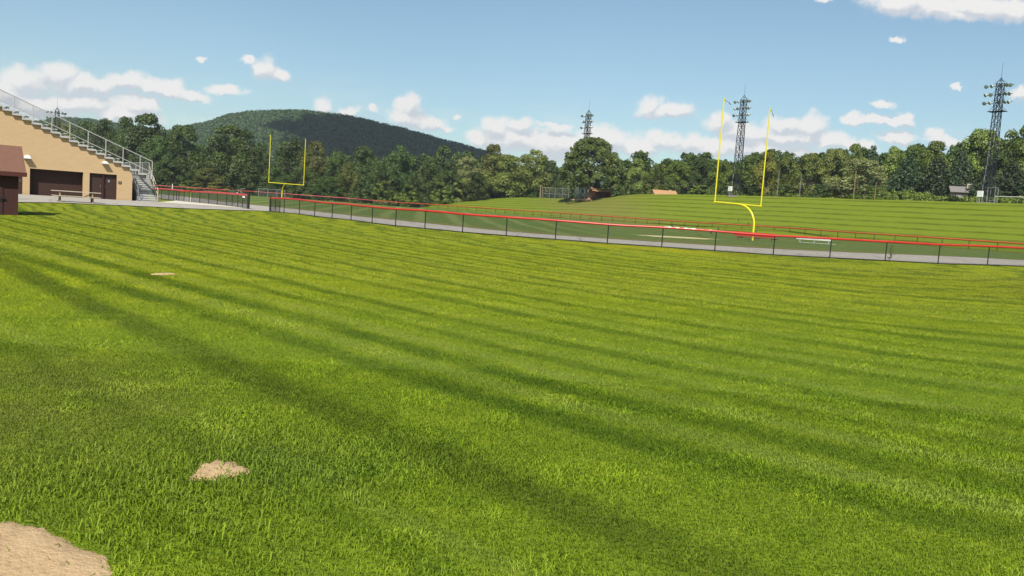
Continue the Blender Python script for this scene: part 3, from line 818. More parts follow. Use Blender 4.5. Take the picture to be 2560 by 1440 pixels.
GL = 'trees along the edge of the left wood'
TREES = [
 ('deciduous_tree','skirtA',60,322,120,250,'leaf_wood','green tree half hidden behind the grandstand seats at the left edge'),
 ('deciduous_tree','skirtC',158,306,95,245,'leaf_light','lighter green tree seen through the stand railing beside the far light tower'),
 ('deciduous_tree','skirtB',212,304,80,245,'leaf_dark','dark tree above the middle of the stand railing'),
 ('deciduous_tree','roundA',262,296,75,240,'leaf_wood','tree whose ragged top stands just above the lower stand railing'),
 ('deciduous_tree','skirtA',312,292,80,238,'leaf_dark','dark tree with a knobbly top next to the tallest tree of the left wood'),
 ('deciduous_tree','tallA',368,284,105,235,'leaf_dark','tallest dark tree of the left wood, above the end of the stand railing'),
 ('deciduous_tree','skirtC',395,340,70,231,'leaf_dark','broad dark tree filling the gap right of the stand stairs'),
 ('deciduous_tree','skirtB',455,312,115,238,'leaf_wood','tree with a soft domed top at the left foot of the wooded hill'),
 ('deciduous_tree','wideA',575,313,170,236,'leaf_wood','big broad tree left of the far yellow goalpost'),
 ('deciduous_tree','roundB',640,372,90,230,'leaf_wood','lower tree touching the left upright of the far goalpost'),
 ('deciduous_tree','roundA',735,346,85,240,'leaf_wood','tree framed between the uprights of the far goalpost'),
 ('deciduous_tree','skirtA',785,352,80,234,'leaf_olivewood','yellowish seed-covered tree behind the right upright of the far goalpost'),
 ('deciduous_tree','skirtB',838,388,75,232,'leaf_wood','low mid green tree just right of the yellowish tree'),
 ('deciduous_tree','skirtA',868,405,60,225,'leaf_olivewood','small olive tree with hanging pale leaves above the near red rail'),
 ('deciduous_tree','roundB',905,367,95,236,'leaf_dark','dark dome-topped tree below the steep right side of the hill'),
 ('deciduous_tree','roundA',995,363,95,236,'leaf_dark','second dark dome-topped tree below the hill, the taller of the two'),
 ('deciduous_tree','skirtC',950,400,75,228,'leaf_dark','low dark tree in the dip between the two dark domes'),
 ('deciduous_tree','skirtB',1070,394,75,236,'leaf_wood','rounded tree in the middle of the treeline, under the right end of the hill'),
 ('deciduous_tree','skirtC',1035,430,60,226,'leaf_dark','short dark tree in front of the rounded tree under the hill'),
 ('deciduous_tree','skirtA',1122,404,75,240,'leaf_wood','mid green tree left of the silvery one'),
 ('deciduous_tree','roundB',1165,392,80,245,'leaf_silver','silvery pale tree where the hill meets the treeline'),
 ('deciduous_tree','tallA',1228,360,75,252,'leaf_olivewood','tall brownish tree rising out of the bright round trees'),
 ('deciduous_tree','wideA',1258,386,135,246,'leaf_light','large bright green round-headed tree left of the grass bank top'),
 ('deciduous_tree','roundA',1330,374,105,252,'leaf_light','bright tree with a flat top left of the wire backstop'),
 ('deciduous_tree','skirtB',1185,430,70,238,'leaf_wood','lower tree at the left end of the grass bank'),
 ('deciduous_tree','skirtA',1368,408,60,256,'leaf_wood','smaller tree directly behind the wire backstop'),
 ('deciduous_tree','skirtC',690,420,80,228,'leaf_dark','dark low tree inside the far goalpost frame'),
 ('deciduous_tree','skirtA',520,420,90,226,'leaf_olivewood','olive lower tree at the foot of the big broad tree'),
 ('deciduous_tree','skirtB',425,400,90,228,'leaf_dark','dark low tree right behind the red fence beside the stairs'),
 ('deciduous_tree','skirtC',755,420,90,226,'leaf_dark','dark low tree right of the far goalpost upright'),
 ('deciduous_tree','skirtB',820,440,80,222,'leaf_wood','bushy low tree behind the left third of the near red rail'),
]
for (nm, pr, px, top, wd, Y, lf, lb) in TREES:
    tree(nm, pr, px, top, wd, Y, lf, lb, 'tree', GL)
GR = 'trees behind the grass bank'
TREES2 = [
 ('deciduous_tree','skirtA',1588,396,75,222,'leaf_light','pale tree right beside the big single tree on the bank'),
 ('deciduous_tree','skirtC',1640,408,70,218,'leaf_mid','low rounded tree above the orange house roof, left of it'),
 ('deciduous_tree','skirtB',1692,402,75,214,'leaf_mid','greyish green tree above the orange house roof'),
 ('deciduous_tree','skirtB',1745,392,80,212,'leaf_dark','dark tree left of the near goalpost left upright'),
 ('deciduous_tree','skirtC',1800,400,75,208,'leaf_mid','tree just behind the left upright of the near goalpost'),
 ('deciduous_tree','skirtA',1862,388,80,205,'leaf_mid','tree right behind the middle light tower'),
 ('deciduous_tree','skirtA',1908,378,80,200,'leaf_olive','olive tree behind the right upright of the near goalpost'),
 ('deciduous_tree','skirtB',1958,390,70,196,'leaf_mid','green tree right of the near goalpost right upright'),
 ('deciduous_tree','wideA',2015,382,110,192,'leaf_light','broad light green tree between the near goalpost and the dark pines'),
 ('deciduous_tree','skirtB',2075,370,85,192,'leaf_light','light green tree left of the slender grey-green tree'),
 ('deciduous_tree','tallA',2124,358,55,190,'leaf_mid','slender grey-green tree standing above its neighbours'),
 ('pine_tree','pineA',2168,362,75,188,'leaf_pine','pointed dark pine next to the slender grey-green tree'),
 ('deciduous_tree','wideA',2140,396,165,172,'leaf_silver','large pale round-headed tree at the right end of the bank crest'),
 ('deciduous_tree','skirtC',2225,366,85,184,'leaf_light','light tree behind the pale round-headed tree'),
 ('deciduous_tree','skirtA',2268,362,75,180,'leaf_mid','mid green tree above the dark conifer clump'),
 ('pine_tree','pineA',2262,384,120,160,'leaf_pine','broad dark conifer, the left one of the clump'),
 ('pine_tree','pineA',2335,390,120,156,'leaf_pine','broad dark conifer in the middle of the clump left of the grey house'),
 ('deciduous_tree','skirtA',2322,352,100,176,'leaf_mid','round tree rising behind the dark conifers'),
 ('pine_tree','pineA',2392,372,90,164,'leaf_pine','bluish conifer standing behind the grey house chimney'),
 ('deciduous_tree','skirtB',2436,321,110,166,'leaf_light','tall open light green tree left of the right-hand light tower'),
 ('pine_tree','pineA',2452,420,90,140,'leaf_pine','dark spruce hanging over the grey house, left of the light tower foot'),
 ('pine_tree','pineA',2520,400,110,143,'leaf_pine','dark spruce right behind the right-hand light tower foot'),
 ('deciduous_tree','wideA',2545,311,150,160,'leaf_mid','big tree at the right edge above the light tower cage'),
 ('deciduous_tree','skirtB',2485,380,90,158,'leaf_dark','dark tree right behind the lattice of the right-hand tower'),
 ('pine_tree','pineA',2590,395,100,138,'leaf_pine','dark spruce cut by the right edge of the picture'),
 ('shrub','bushA',1750,462,70,196,'leaf_bright','bright yellow-green shrub left of the middle light tower'),
 ('shrub','bushA',1660,470,60,205,'leaf_mid','shrub close behind the orange house roof'),
 ('shrub','bushA',1960,462,75,180,'leaf_mid','shrub between the two thin poles on the bank'),
 ('shrub','bushA',1800,468,70,192,'leaf_dark','dark shrub at the left foot of the middle light tower'),
 ('shrub','bushA',1895,470,70,188,'leaf_dark','dark shrub just right of the middle light tower'),
 ('shrub','bushA',2050,460,90,172,'leaf_dark','dark shrub left of the wooden pole on the bank'),
 ('shrub','bushA',1570,470,70,214,'leaf_dark','dark shrub right of the pale light pole on the bank'),
 ('shrub','bushA',1345,472,60,246,'leaf_dark','dark shrub left of the brown wooden post'),
 ('shrub','bushA',1300,462,80,250,'leaf_dark','dark shrub at the foot of the flat-topped bright tree'),
 ('shrub','bushA',2175,465,110,156,'leaf_mid','shrub in front of the dark conifer clump, behind the thin pole'),
]
for (nm, pr, px, top, wd, Y, lf, lb) in TREES2:
    tree(nm, pr, px, top, wd, Y, lf, lb, 'shrub' if nm == 'shrub' else 'tree', 'shrubs along the bank crest' if nm == 'shrub' else GR, trunk=nm != 'shrub')
SHR = [(470,452,70,222,'leaf_light','pale shrub above the short red fence left of the tractor'),(545,455,80,222,'leaf_olive','olive shrub above the tractor'),(600,462,60,220,'leaf_dark','dark shrub right of the tractor'),
 (900,455,80,220,'leaf_dark','dark shrub behind the middle of the near red rail'),(960,452,80,222,'leaf_mid','mid green shrub under the dip between the dark domes'),(1020,462,80,224,'leaf_mid','mid green shrub near the start of the grass bank'),
 (1100,455,80,232,'leaf_mid','shrub at the left foot of the grass bank'),(1150,450,70,238,'leaf_light','light shrub below the silvery tree'),(430,458,60,220,'leaf_dark','dark shrub beside the stair handrail'),(660,455,70,220,'leaf_dark','dark shrub behind the low wire cage'),(780,455,70,222,'leaf_dark','dark shrub right of the far goal base')]
for (px, top, wd, Y, lf, lb) in SHR:
    tree('shrub', 'bushA', px, top, wd, Y, lf, lb, 'shrub', 'shrubs along the foot of the left wood', trunk=False)

# the deeper wood behind both edges: one mass
fv, ft, base_i = [], [], 0
protoL = [crown_proto(40+k, 'skirt', 4000, 0.05)[0] for k in range(4)]
for k in range(150):
    if k < 62:
        px = -80+1500*(k/62)+rng.normal()*15; Y = 262+rng.random()*40
        hh = 15+4*rng.random() if px < 1150 else 13+3*rng.random()
    else:
        px = 1545+1130*((k-62)/88)+rng.normal()*12; Y = (228-62*(px-1560)/1000)+rng.random()*28
        hh = 11.5+3.0*rng.random()+4.0*max(0, (px-2150)/400)
    p = gat(px, Y)
    V, F, tn = protoL[k % 4]; a = rng.random()*6.28; R2 = np.array([[math.cos(a), -math.sin(a)], [math.sin(a), math.cos(a)]])
    W = V.copy(); W[:, :2] = W[:, :2]@R2*11; W[:, 2] *= hh
    fv.append(W+p); ft.append(tn)
fv = np.vstack(fv)
wood = link('woods', npmesh('woods', fv, np.arange(len(fv)).reshape(-1, 4), attr={'tint': np.concatenate(ft)}), M['leaf_wood'])
tag(wood, 'deeper wood closing the gaps behind the treelines', kind='stuff')

# forest cover of the hill
rs = np.random.default_rng(5)
nh = 11000
a = HA[0]+(HA[-5]-HA[0])*rs.random(nh); Yh = 530+450*rs.random(nh)**0.75
Ph = np.c_[a*Yh, Yh, hillz(a, Yh)]
cr = 2.6+2.6*rs.random(nh)
nl = 26
d = rs.normal(size=(nh, nl, 3)); d /= np.linalg.norm(d, axis=2)[..., None]; d[..., 2] = np.abs(d[..., 2])*0.95
Pl = Ph[:, None]+d*cr[:, None, None]*np.array([1, 1, 1.1])+np.array([0, 0, 1.5])
nr = d+np.array([0, 0, .3])+rs.normal(scale=.22, size=d.shape); nr /= np.linalg.norm(nr, axis=2)[..., None]
t = np.cross(nr, rs.normal(size=d.shape)); t /= np.linalg.norm(t, axis=2)[..., None]; b = np.cross(nr, t)
s_ = (1.7*(0.6+0.7*rs.random((nh, nl))))[..., None]
Vh = np.stack([Pl-t*s_*.6, Pl-b*s_*.45, Pl+t*s_*.6, Pl+b*s_*.45], 2).reshape(-1, 3)
tnh = np.repeat(0.2*rs.random(nh*nl)+0.8*np.repeat(rs.random(nh), nl), 4)
hf = link('hill_forest', npmesh('hill_forest', Vh, np.arange(len(Vh)).reshape(-1, 4), attr={'tint': tnh}), M['leaf_hill'])
tag(hf, 'unbroken forest covering the hill', kind='stuff')

# the big single tree on the bank crest
pb = gat(1471, 201.0); pb[2] -= 0.1
bt = empty('maple_tree', tuple(pb), 'big single dark green tree with a pale forked trunk on the bank crest', 'tree')
rs = np.random.default_rng(21)
cen, rad = [], []
hb, wb = 14.9, 8.9
lobes = [(0.5, 2.4), (2.5, 1.6), (4.4, 2.2), (5.6, 2.8)]
for k in range(290):
    u = rs.random()**0.9; lv = 2.7+(hb-2.7)*u
    prof = (1-u**2.0)**0.62*(0.90+0.10*min(1, u/.12))
    an = rs.random()*6.28; q_ = wb*prof*(0.30+0.70*rs.random()**0.5)*(0.93+0.10*math.sin(an*3+1))
    r_ = 0.62+0.75*rs.random()*(1-0.3*u)
    cen.append((math.cos(an)*q_, math.sin(an)*q_, min(lv, hb-r_))); rad.append(r_)
for k in range(30):   # upswept leading shoots break the outline
    an = rs.random()*6.28; q_ = wb*(0.10+0.80*rs.random()); z_ = 1.7+(hb-1.7)*(1-(q_/wb)**2.0*.75)-0.2
    for j in range(3):
        cen.append((math.cos(an)*(q_+.25*j), math.sin(an)*(q_+.25*j), z_+0.42*j-0.5)); rad.append(0.52-0.12*j)
V, F, tn = leaf_cloud(np.array(cen), np.array(rad), 40000, 0.38, rs, 0.3)
link('crown', npmesh('maple_crown', V, F, attr={'tint': tn}), M['leaf_maple'], bt)
mb = MB()
mb.tube([(0, 0, -.3), (0, 0, .2), (.05, 0, 1.4), (-.12, 0, 2.6)], [.62, .46, .40, .34], 9)
mb.tube([(-.1, 0, 2.3), (-.45, -.1, 4.2), (-.8, -.1, 6.5), (-.6, 0, 9.5)], [.32, .24, .18, .08], 7)
mb.tube([(.05, 0, 1.9), (.7, -.2, 3.2), (1.3, -.2, 5.0), (1.9, 0, 8)], [.22, .17, .13, .05], 7)
for k in range(9):
    an = k*0.7; mb.tube([(-.5, 0, 4+.4*k), (-.5+1.8*math.cos(an), 1.8*math.sin(an), 5.6+.4*k), (-.5+3.8*math.cos(an), 3.8*math.sin(an), 6.6+.5*k)], [.14, .09, .03], 5)
mb.build('trunk', M['bark'], bt, True)
# worn soil at the foot of the tree
an = np.linspace(0, 2*PI, 41)[:-1]
r_ = 1+0.25*np.sin(an*3)+0.12*np.sin(an*7+1)
Vd = [(0, 0, 0.42)]+[(3.6*r_[i]*math.cos(an[i]), 2.6*r_[i]*math.sin(an[i])-0.6, -0.35) for i in range(40)]
Vm = [(1.4*r_[i]*math.cos(an[i]), 1.2*r_[i]*math.sin(an[i]), 0.22) for i in range(40)]
me = bpy.data.meshes.new('tree_soil'); me.from_pydata(Vd[:1]+Vm+Vd[1:], [], [(0, 1+i, 1+(i+1) % 40) for i in range(40)]+[(1+i, 41+i, 41+(i+1) % 40, 1+(i+1) % 40) for i in range(40)]); me.update()
so = link('bare_soil', me, M['dirt'], None, True); so.location = tuple(pb+np.array([0, 0, 0.05])); tag(so, 'worn pale soil round the foot of the big single tree', kind='structure')


# ------------------------------------------------------------------ fences
def chain_mb(pts, h, cell, r, z0=0.05):
    """real diamond wire between the line pts (3d bases)"""
    Vs, Fs = [], []
    k = 0
    s_off = 0.0
    for a, b in zip(pts[:-1], pts[1:]):
        a = np.array(a, float); b = np.array(b, float); L = np.linalg.norm((b-a)[:2]); e = (b-a)/L
        side = np.array([-e[1], e[0], 0]); side /= np.linalg.norm(side)
        for sgn in (1, -1):
            s0 = np.arange(-h-(s_off % cell), L+h, cell)
            lo_, hi_ = (s0, s0+h) if sgn > 0 else (s0, s0-h)
            # param u 0..1 from bottom to top; x = s0 + sgn*h*u ; clip 0..L
            ua = np.clip((0-s0)/(sgn*h), 0, 1); ub = np.clip((L-s0)/(sgn*h), 0, 1)
            u0 = np.minimum(ua, ub); u1 = np.maximum(ua, ub)
            ok = u1-u0 > 0.02
            for s, p, q_ in zip(s0[ok], u0[ok], u1[ok]):
                P = a+e*(s+sgn*h*p)+np.array([0, 0, z0+h*p]); Q = a+e*(s+sgn*h*q_)+np.array([0, 0, z0+h*q_])
                w1 = (e*0.7-np.array([0, 0, sgn*0.7]))*r
                base = len(Vs)
                off = side*r*sgn*0.8
                for c in (P, Q):
                    Vs.extend([c+w1+off, c-w1+off, c-side*r*1.2+off])
                Fs.extend([(base, base+1, base+4, base+3), (base+1, base+2, base+5, base+4), (base+2, base, base+3, base+5)])
        s_off += L
    return npmesh('chain_link', np.array(Vs), np.array(Fs))


def densify(P, step=0.6):
    P = np.array(P); s = np.r_[0, np.cumsum(np.linalg.norm(np.diff(P, axis=0), axis=1))]
    t = np.linspace(0, s[-1], max(2, int(s[-1]/step)))
    return np.stack([np.interp(t, s, P[:, i]) for i in range(3)], 1)


def fence(name, label, line, posts, h, railr, railm, cell=0.07, wr=0.0032, postr=0.032, railn=10, rail_part='rail_cover', wirem=None, sag=0.012):
    line = np.array(line); o0 = line[0]
    e = empty(name, tuple(o0), label, 'fence')
    loc = line-o0
    me = chain_mb(loc, h-0.12, cell, wr); link('chain_link', me, wirem or M['wire'], e)
    mb = MB(); mb.bar((0, 0, -0.12), (0, 0, h), postr, 8)
    p0 = mb.build('post', M['black'], e); first = True
    for p in posts:
        l = tuple(np.array(p)-o0)
        if first: p0.location = l; first = False
        else: dup(p0, e, l)
    D = densify(loc, 0.45)
    jit = np.cumsum(rng.normal(size=len(D))*0.004); jit -= np.linspace(jit[0], jit[-1], len(D)); jit = np.clip(jit, -0.03, 0.03)
    T = [(d[0], d[1], d[2]+h-0.01+j) for d, j in zip(D, jit)]
    rr = railr*(1+0.10*rng.random(len(D)))
    MB().tube(T, list(rr), railn).build(rail_part, railm, e, True)
    MB().tube([(d[0], d[1], d[2]+0.05) for d in D], 0.014, 5).build('bottom_wire', M['black'], e)
    return e


FH = 1.13
nf = fence('red_capped_fence', 'long black chain-link fence with a red rail cover along the near edge of the track', NEARF, NEARF[2:], FH, 0.062, M['red'])
o0 = np.array(NEARF[0])
# gate end of the near fence: heavy end post, open leaf folded against it
mb = MB(); mb.bar((0, 0, -.1), (0, 0, FH+.1), .075, 10); mb.bar((0, 0, FH+.1), (0, 0, FH+.16), .085, 10, .03)
mb.build('end_post', M['black'], nf)
lv = np.array(NEARF[1])-o0
gl = []
for k in (0.5, 0.95): gl.append(lv*k)
for p_ in gl: MB().bar((p_[0], p_[1], .02), (p_[0], p_[1], FH-.05), .028, 8).build('gate_post', M['black'], nf)
me = chain_mb([np.array([0, -.06, 0]), lv+np.array([0, -.06, 0])], FH-.15, .05, .0042); link('gate_leaf', me, M['wire'], nf)
# sun glare on the rail cover, modelled as a white tube along its top
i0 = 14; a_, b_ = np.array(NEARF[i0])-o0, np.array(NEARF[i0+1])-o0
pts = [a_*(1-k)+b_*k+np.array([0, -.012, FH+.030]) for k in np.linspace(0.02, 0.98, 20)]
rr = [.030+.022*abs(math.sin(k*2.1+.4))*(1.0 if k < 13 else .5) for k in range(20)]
o = MB().tube(pts, rr, 8).build('rail_glare', M['white'], nf, True); o['label'] = 'white sun glare modelled on top of the red rail cover'

lf = fence('red_capped_fence', 'short red railed fence panel left of the gate gap, ending in a thick black post', LEFTB, LEFTB[1:], 1.12, 0.085, M['red'], 0.06, .0036)
o1 = np.array(LEFTB[0]); mb = MB(); mb.bar((0, 0, -.1), (0, 0, 1.22), .10, 10); mb.bar((0, 0, 1.22), (0, 0, 1.30), .11, 10, .04); mb.build('end_post', M['black'], lf)
o = MB().box(-.45, -.25, -.16, -.12, .88, 1.0).build('tag', M['whiteplank'], lf)
la = fence('red_capped_fence', 'short sagging red railed fence between the stand stairs and the next panel', LEFTA, LEFTA, 1.1, 0.095, M['red'], 0.07, .0036)
# far fence, posts every 3.05 m
D = densify(FARF, 0.1); s = np.r_[0, np.cumsum(np.linalg.norm(np.diff(D, axis=0), axis=1))]
fp = []
for k in np.arange(8.0, s[-1], 3.3):
    fp.append([np.interp(k, s, D[:, i]) for i in range(3)])
for p_ in fp: p_[2] = tz(p_[0], p_[1])
FD = densify(FARF, 6.0); FD[:, 2] = terr(FD[:, 0], FD[:, 1])
ff = fence('red_capped_fence', 'long far fence with a thin red rail running along the foot of the grass bank', FD, fp[:99], 1.15, 0.09, M['redfar'], 0.16, .004, .040, 8)

# ------------------------------------------------------------------ goalposts
def goal(px_c, y_c, Y, label, up_h, face):
    """crossbar along UA, neck bending back to a base away from the field; face = +1 base towards -VA"""
    c = at(px_c, y_c, Y)
    base = c-VA*2.0*face
    zg = zat(base[0], base[1])
    e = empty('goalpost', (base[0], base[1], zg), label, 'goalpost', 'yellow football goalposts')
    hc = c[2]-zg
    fw_ = VA*face
    pts = [(0, 0, -.1), (0, 0, hc*0.45)]
    for k in np.linspace(0, PI/2, 9)[1:]:
        pts.append(tuple(fw_*(2.0*(1-math.cos(k)))+np.array([0, 0, hc*0.45+(hc*0.55)*math.sin(k)])))
    MB().tube(pts, .095, 12).build('gooseneck', M['yellow'], e, True)
    o_ = fw_*2.0+np.array([0, 0, hc])
    hw = 3.55
    MB().bar(tuple(o_-UA*(hw+.08)), tuple(o_+UA*(hw+.08)), .085, 12).build('crossbar', M['yellow'], e, True)
    for sgn in (-1, 1):
        p_ = o_+UA*hw*sgn
        u_ = MB().bar(tuple(p_-np.array([0, 0, .05])), tuple(p_+np.array([0, 0, up_h])), .062, 10).build('upright', M['yellow'], e, True)
        # wind ribbon on the tip
        tp = p_+np.array([0, 0, up_h-.05]); mbb = MB()
        dirs = [(0.22, -.15), (.40, -.38)] if sgn > 0 else [(.35, -.14), (.68, -.26)]
        mbb.tube([tuple(tp), tuple(tp+np.array([.12, 0, -.22])), tuple(tp+np.array([dirs[0][0], 0, dirs[0][1]*1.8])), tuple(tp+np.array([dirs[1][0], 0, dirs[1][1]*2.0]))], [.04, .03, .018, .04], 5)
        mbb.build('wind_ribbon', M['ribbon'], u_)
    return e


goal(1846, 510.5, 79.5, 'larger yellow goalpost standing behind the near fence in front of the grass bank', 9.6, 1)
goal(716, 459.6, 161, 'smaller yellow goalpost far off before the left wood', 9.1, -1)


# ------------------------------------------------------------------ light towers
def lattice_mb():
    mb = MB()
    hz = [0, 1.5, 3.0, 4.5, 6.0, 7.4, 8.8, 10.2, 11.5, 12.7, 13.5, 14.3, 15.1, 15.9, 16.7, 17.5]
    hw = lambda z_: .60-(.60-.42)*min(1, z_/13.5) if z_ < 13.5 else .42-.03*(z_-13.5)/4
    cor = [(-1, -1), (1, -1), (1, 1), (-1, 1)]
    for z0_, z1_ in zip(hz[:-1], hz[1:]):
        for i_, (cx, cy) in enumerate(cor):
            nx_, ny_ = cor[(i_+1) % 4]
            a = (cx*hw(z0_), cy*hw(z0_), z0_); b = (cx*hw(z1_), cy*hw(z1_), z1_)
            c_ = (nx_*hw(z0_), ny_*hw(z0_), z0_); d_ = (nx_*hw(z1_), ny_*hw(z1_), z1_)
            mb.bar(a, b, .060, 4, cap=False); mb.bar(b, d_, .035, 4, cap=False)
            mb.bar(a, d_, .030, 4, cap=False); mb.bar(c_, b, .030, 4, cap=False)
    for cx, cy in cor: mb.bar((cx*.4, cy*.4, 17.5), (0, 0, 18.4), .045, 4)
    for cx, cy in cor: mb.bar((cx*.2, cy*.2, 17.95), (cor[(cor.index((cx, cy))+1) % 4][0]*.2, cor[(cor.index((cx, cy))+1) % 4][1]*.2, 17.95), .03, 4)
    return mb


def make_tower(label):
    e = empty('light_tower', (0, 0, 0), label, 'light tower', 'floodlight towers')
    lattice_mb().build('lattice', M['dark'], e)
    MB().bar((0, 0, 18.3), (0, 0, 20.6), .024, 6, .014).build('lightning_rod', M['dark'], e)
    mb = MB().box(-1.15, 1.15, -.62, .62, 13.42, 13.50)
    for sx in (-1.1, 1.1):
        for sy in (-.4, .4): mb.bar((sx, sy, 13.5), (sx*.3, sy, 14.35), .028, 4)
    mb.build('platform', M['dark'], e)
    mb = MB()
    for sx in (-.16, .16): mb.bar((sx, .75, .4), (sx, .62, 14.4), .03, 4)
    for k in range(34): mb.bar((-.16, .75, .6+.4*k), (.16, .75, .6+.4*k), .014, 4)
    mb.build('ladder', M['dark'], e)
    mb = MB(); mb.tube([(-.55, -.5, 1.9), (-.5, -.45, 3.5), (-.35, -.4, 6), (-.3, -.38, 9)], .06, 8); mb.build('conduit', M['alud'], e, True)
    mb = MB().box(-1.02, -.22, -.95, -.62, .8, 1.72); mb.build('cabinet', M['white'], e, bevel=.02)
    mb = MB()
    for sx in (-1.0, -.24):
        mb.bar((sx, -.8, -.1), (sx, -.8, .8), .045, 6)
    mb.bar((-.6, -.8, -.1), (-.6, -.8, .8), .07, 8)
    mb.build('cabinet_stand', M['alud'], e)
    MB().box(-.95, .95, -.9, .9, -.35, .06).build('footing', M['siding'], e)
    # floodlight: bowl, lens
    prof = [(.06, .32), (.11, .27), (.18, .18), (.26, .05), (.29, -.03), (.295, -.06), (.272, -.06)]
    mb = MB(); k0 = 0
    for r_, y_ in prof:
        for j in range(14): mb.v.append((r_*math.cos(2*PI*j/14), y_, r_*math.sin(2*PI*j/14)))
    for i_ in range(len(prof)-1):
        for j in range(14): mb.f.append((i_*14+j, i_*14+(j+1) % 14, (i_+1)*14+(j+1) % 14, (i_+1)*14+j))
    mb.f.append(tuple(range(14)))
    bowl = None; lensm = None
    rows = [14.75, 15.95, 17.2]
    for z_ in rows:
        mb2 = MB().bar((-1.95, 0, z_), (1.95, 0, z_), .045, 6)
        for sx in (-1, 1): mb2.bar((sx*1.35, 0, z_), (sx*.42, 0, z_+.75), .022, 4)
        arm = mb2.build('crossarm', M['dark'], e)
        for xx in (-1.95, -1.15, .15, 1.05, 1.55):
            if bowl is None:
                bowl = mb.build('floodlight', M['lamp'], arm, True)
                ml = MB()
                for j in range(14): ml.v.append((.27*math.cos(2*PI*j/14), -.03, .27*math.sin(2*PI*j/14)))
                ml.v.append((0, -.075, 0))
                for j in range(14): ml.f.append((j, (j+1) % 14, 14))
                ml.f.append(tuple(range(13, -1, -1)))
                # lens belongs to the lamp mesh as a second material
                bm = bmesh.new(); bm.from_mesh(bowl.data); nb = len(bm.verts)
                vs = [bm.verts.new(v_) for v_ in ml.v]
                for f_ in ml.f:
                    fa = bm.faces.new([vs[q_] for q_ in f_]); fa.material_index = 1
                bm.to_mesh(bowl.data); bm.free(); bowl.data.materials.append(M['lens'])
                fl = bowl
            else:
                fl = bowl.copy(); C.objects.link(fl); fl.parent = arm
            fl.location = (xx, -.22, z_+(.0 if xx < 1.5 else -.06))
            fl.rotation_euler = (math.radians(28), 0, math.radians(random.uniform(-38, 30)))
    return e


def copy_tree(o, parent=None):
    c = o.copy(); C.objects.link(c); c.parent = parent
    for ch in o.children: copy_tree(ch, c)
    return c


tw = make_tower('nearest tall dark floodlight tower at the right edge with a white cabinet at its foot')
fa = math.atan2(-TN[1], -TN[0])+PI/2      # lamps look down the bank to the field
specs = [(2466, 123.5, fa, 1.0, None),
         (1838, 165.0, fa, 1.08, 'dark floodlight tower rising between the uprights of the larger goalpost'),
         (1456, 207.0, fa, 1.19, 'dark floodlight tower whose foot hides behind the big single tree'),
         (140, 176.0, math.radians(38), 0.95, 'dark floodlight tower top showing over the grandstand seats')]
for k, (px, Y, rz, sc, lb) in enumerate(specs):
    o = tw if k == 0 else copy_tree(tw)
    p = gat(px, Y)
    if k == 3: p[2] = at(140, 249, 176)[2]-20.1*0.95
    o.location = tuple(p); o.rotation_euler = (0, 0, rz); o.scale = (sc, sc, sc)
    if lb: o['label'] = lb

# ------------------------------------------------------------------ grandstand
AX = np.array([UA, VA, [0, 0, 1]]).T
gs = empty('grandstand', tuple(C0), 'tan block grandstand with grey stepped seating, brown doors and outside stairs', 'grandstand', rz=math.atan2(UA[1], UA[0]))
S0, DP = -20.0, 25.0
NST = 26
s_edge = [-9.46+0.66*k for k in range(-12, 15)]          # riser positions
zb = lambda k: 6.41-0.2735*k                              # underside of tread left of riser k (k as in s_edge index from -9.46)
MB().box(S0, -7.56-1.42, 0, .3, -.4, 2.13).box(-7.56-.50, -7.56, 0, .3, -.4, 2.13).box(-3.74, -3.28, 0, .3, -.4, 2.13).box(-1.21, 0, 0, .3, -.4, 2.13)
mb = MB()
mb.box(S0, -8.98, 0, .3, -.4, 2.13); mb.box(-8.06, -7.56, 0, .3, -.4, 2.13); mb.box(-3.74, -3.28, 0, .3, -.4, 2.13); mb.box(-1.21, 0, 0, .3, -.4, 2.13)
poly = [(S0, 2.13)]
prev = S0
poly = [(S0, 2.13), (0, 2.13)]
ups = []
for k in range(-16, 14):
    s_r = -9.46+.66*(k+1)
    ups.append((k, -9.46+.66*k, s_r, zb(k)))
ups = [u_ for u_ in ups if u_[1] < 0 and u_[2] > S0]
for (k, sa, sb, zz) in reversed(ups):
    sb2 = min(sb, 0); sa2 = max(sa, S0)
    poly.append((sb2, zz-.012)); poly.append((sa2, zz-.012))
mb.prism(poly, lambda p_, t_: (p_[0], .3*t_, p_[1]))
mb.box(-.3, 0, .3, DP, -.4, 2.1)
mb.box(S0, -.3, 1.2, 1.5, -.4, 2.13)
mb.build('wall', M['brick'], gs)
MB().box(-7.56, -3.74, .72, .78, -.2, 2.13).build('shutter', M['brown'], gs)
MB().box(-7.56, -3.74, .3, .72, 2.10, 2.129).box(-7.6, -7.56, .3, .72, -.2, 2.1).box(-3.74, -3.70, .3, .72, -.2, 2.1).build('recess_lining', M['door'], gs)
for (sa, sb, hx, lb) in ((-3.28, -2.245, -2.42, None), (-2.225, -1.21, -2.06, None), (-8.98, -8.06, -8.2, None)):
    d_ = MB().box(sa+.03, sb-.02, .24, .29, -.1, 2.08).build('door', M['door'], gs)
    MB().bar((hx, .20, .98), (hx, .20, 1.22), .018, 6).bar((hx, .24, 1.0), (hx, .20, 1.0), .014, 6).bar((hx, .24, 1.2), (hx, .20, 1.2), .014, 6).build('handle', M['alud'], d_)
    MB().box(sa, sa+.03, .05, .3, -.1, 2.129).box(sb-.02, sb, .05, .3, -.1, 2.129).box(sa+.03, sb-.02, .05, .3, 2.08, 2.129).build('frame', M['shedtrim'], d_)
    if sa > -2.5: MB().box(-1.85, -1.70, .225, .24, 1.46, 1.66).box(-1.80, -1.75, .218, .225, 1.5, 1.62).build('door_sign', M['alud'], d_)
sg = MB().box(-1.09, -.84, -.03, -.002, 1.38, 1.60).build('sign', M['sign'], gs)
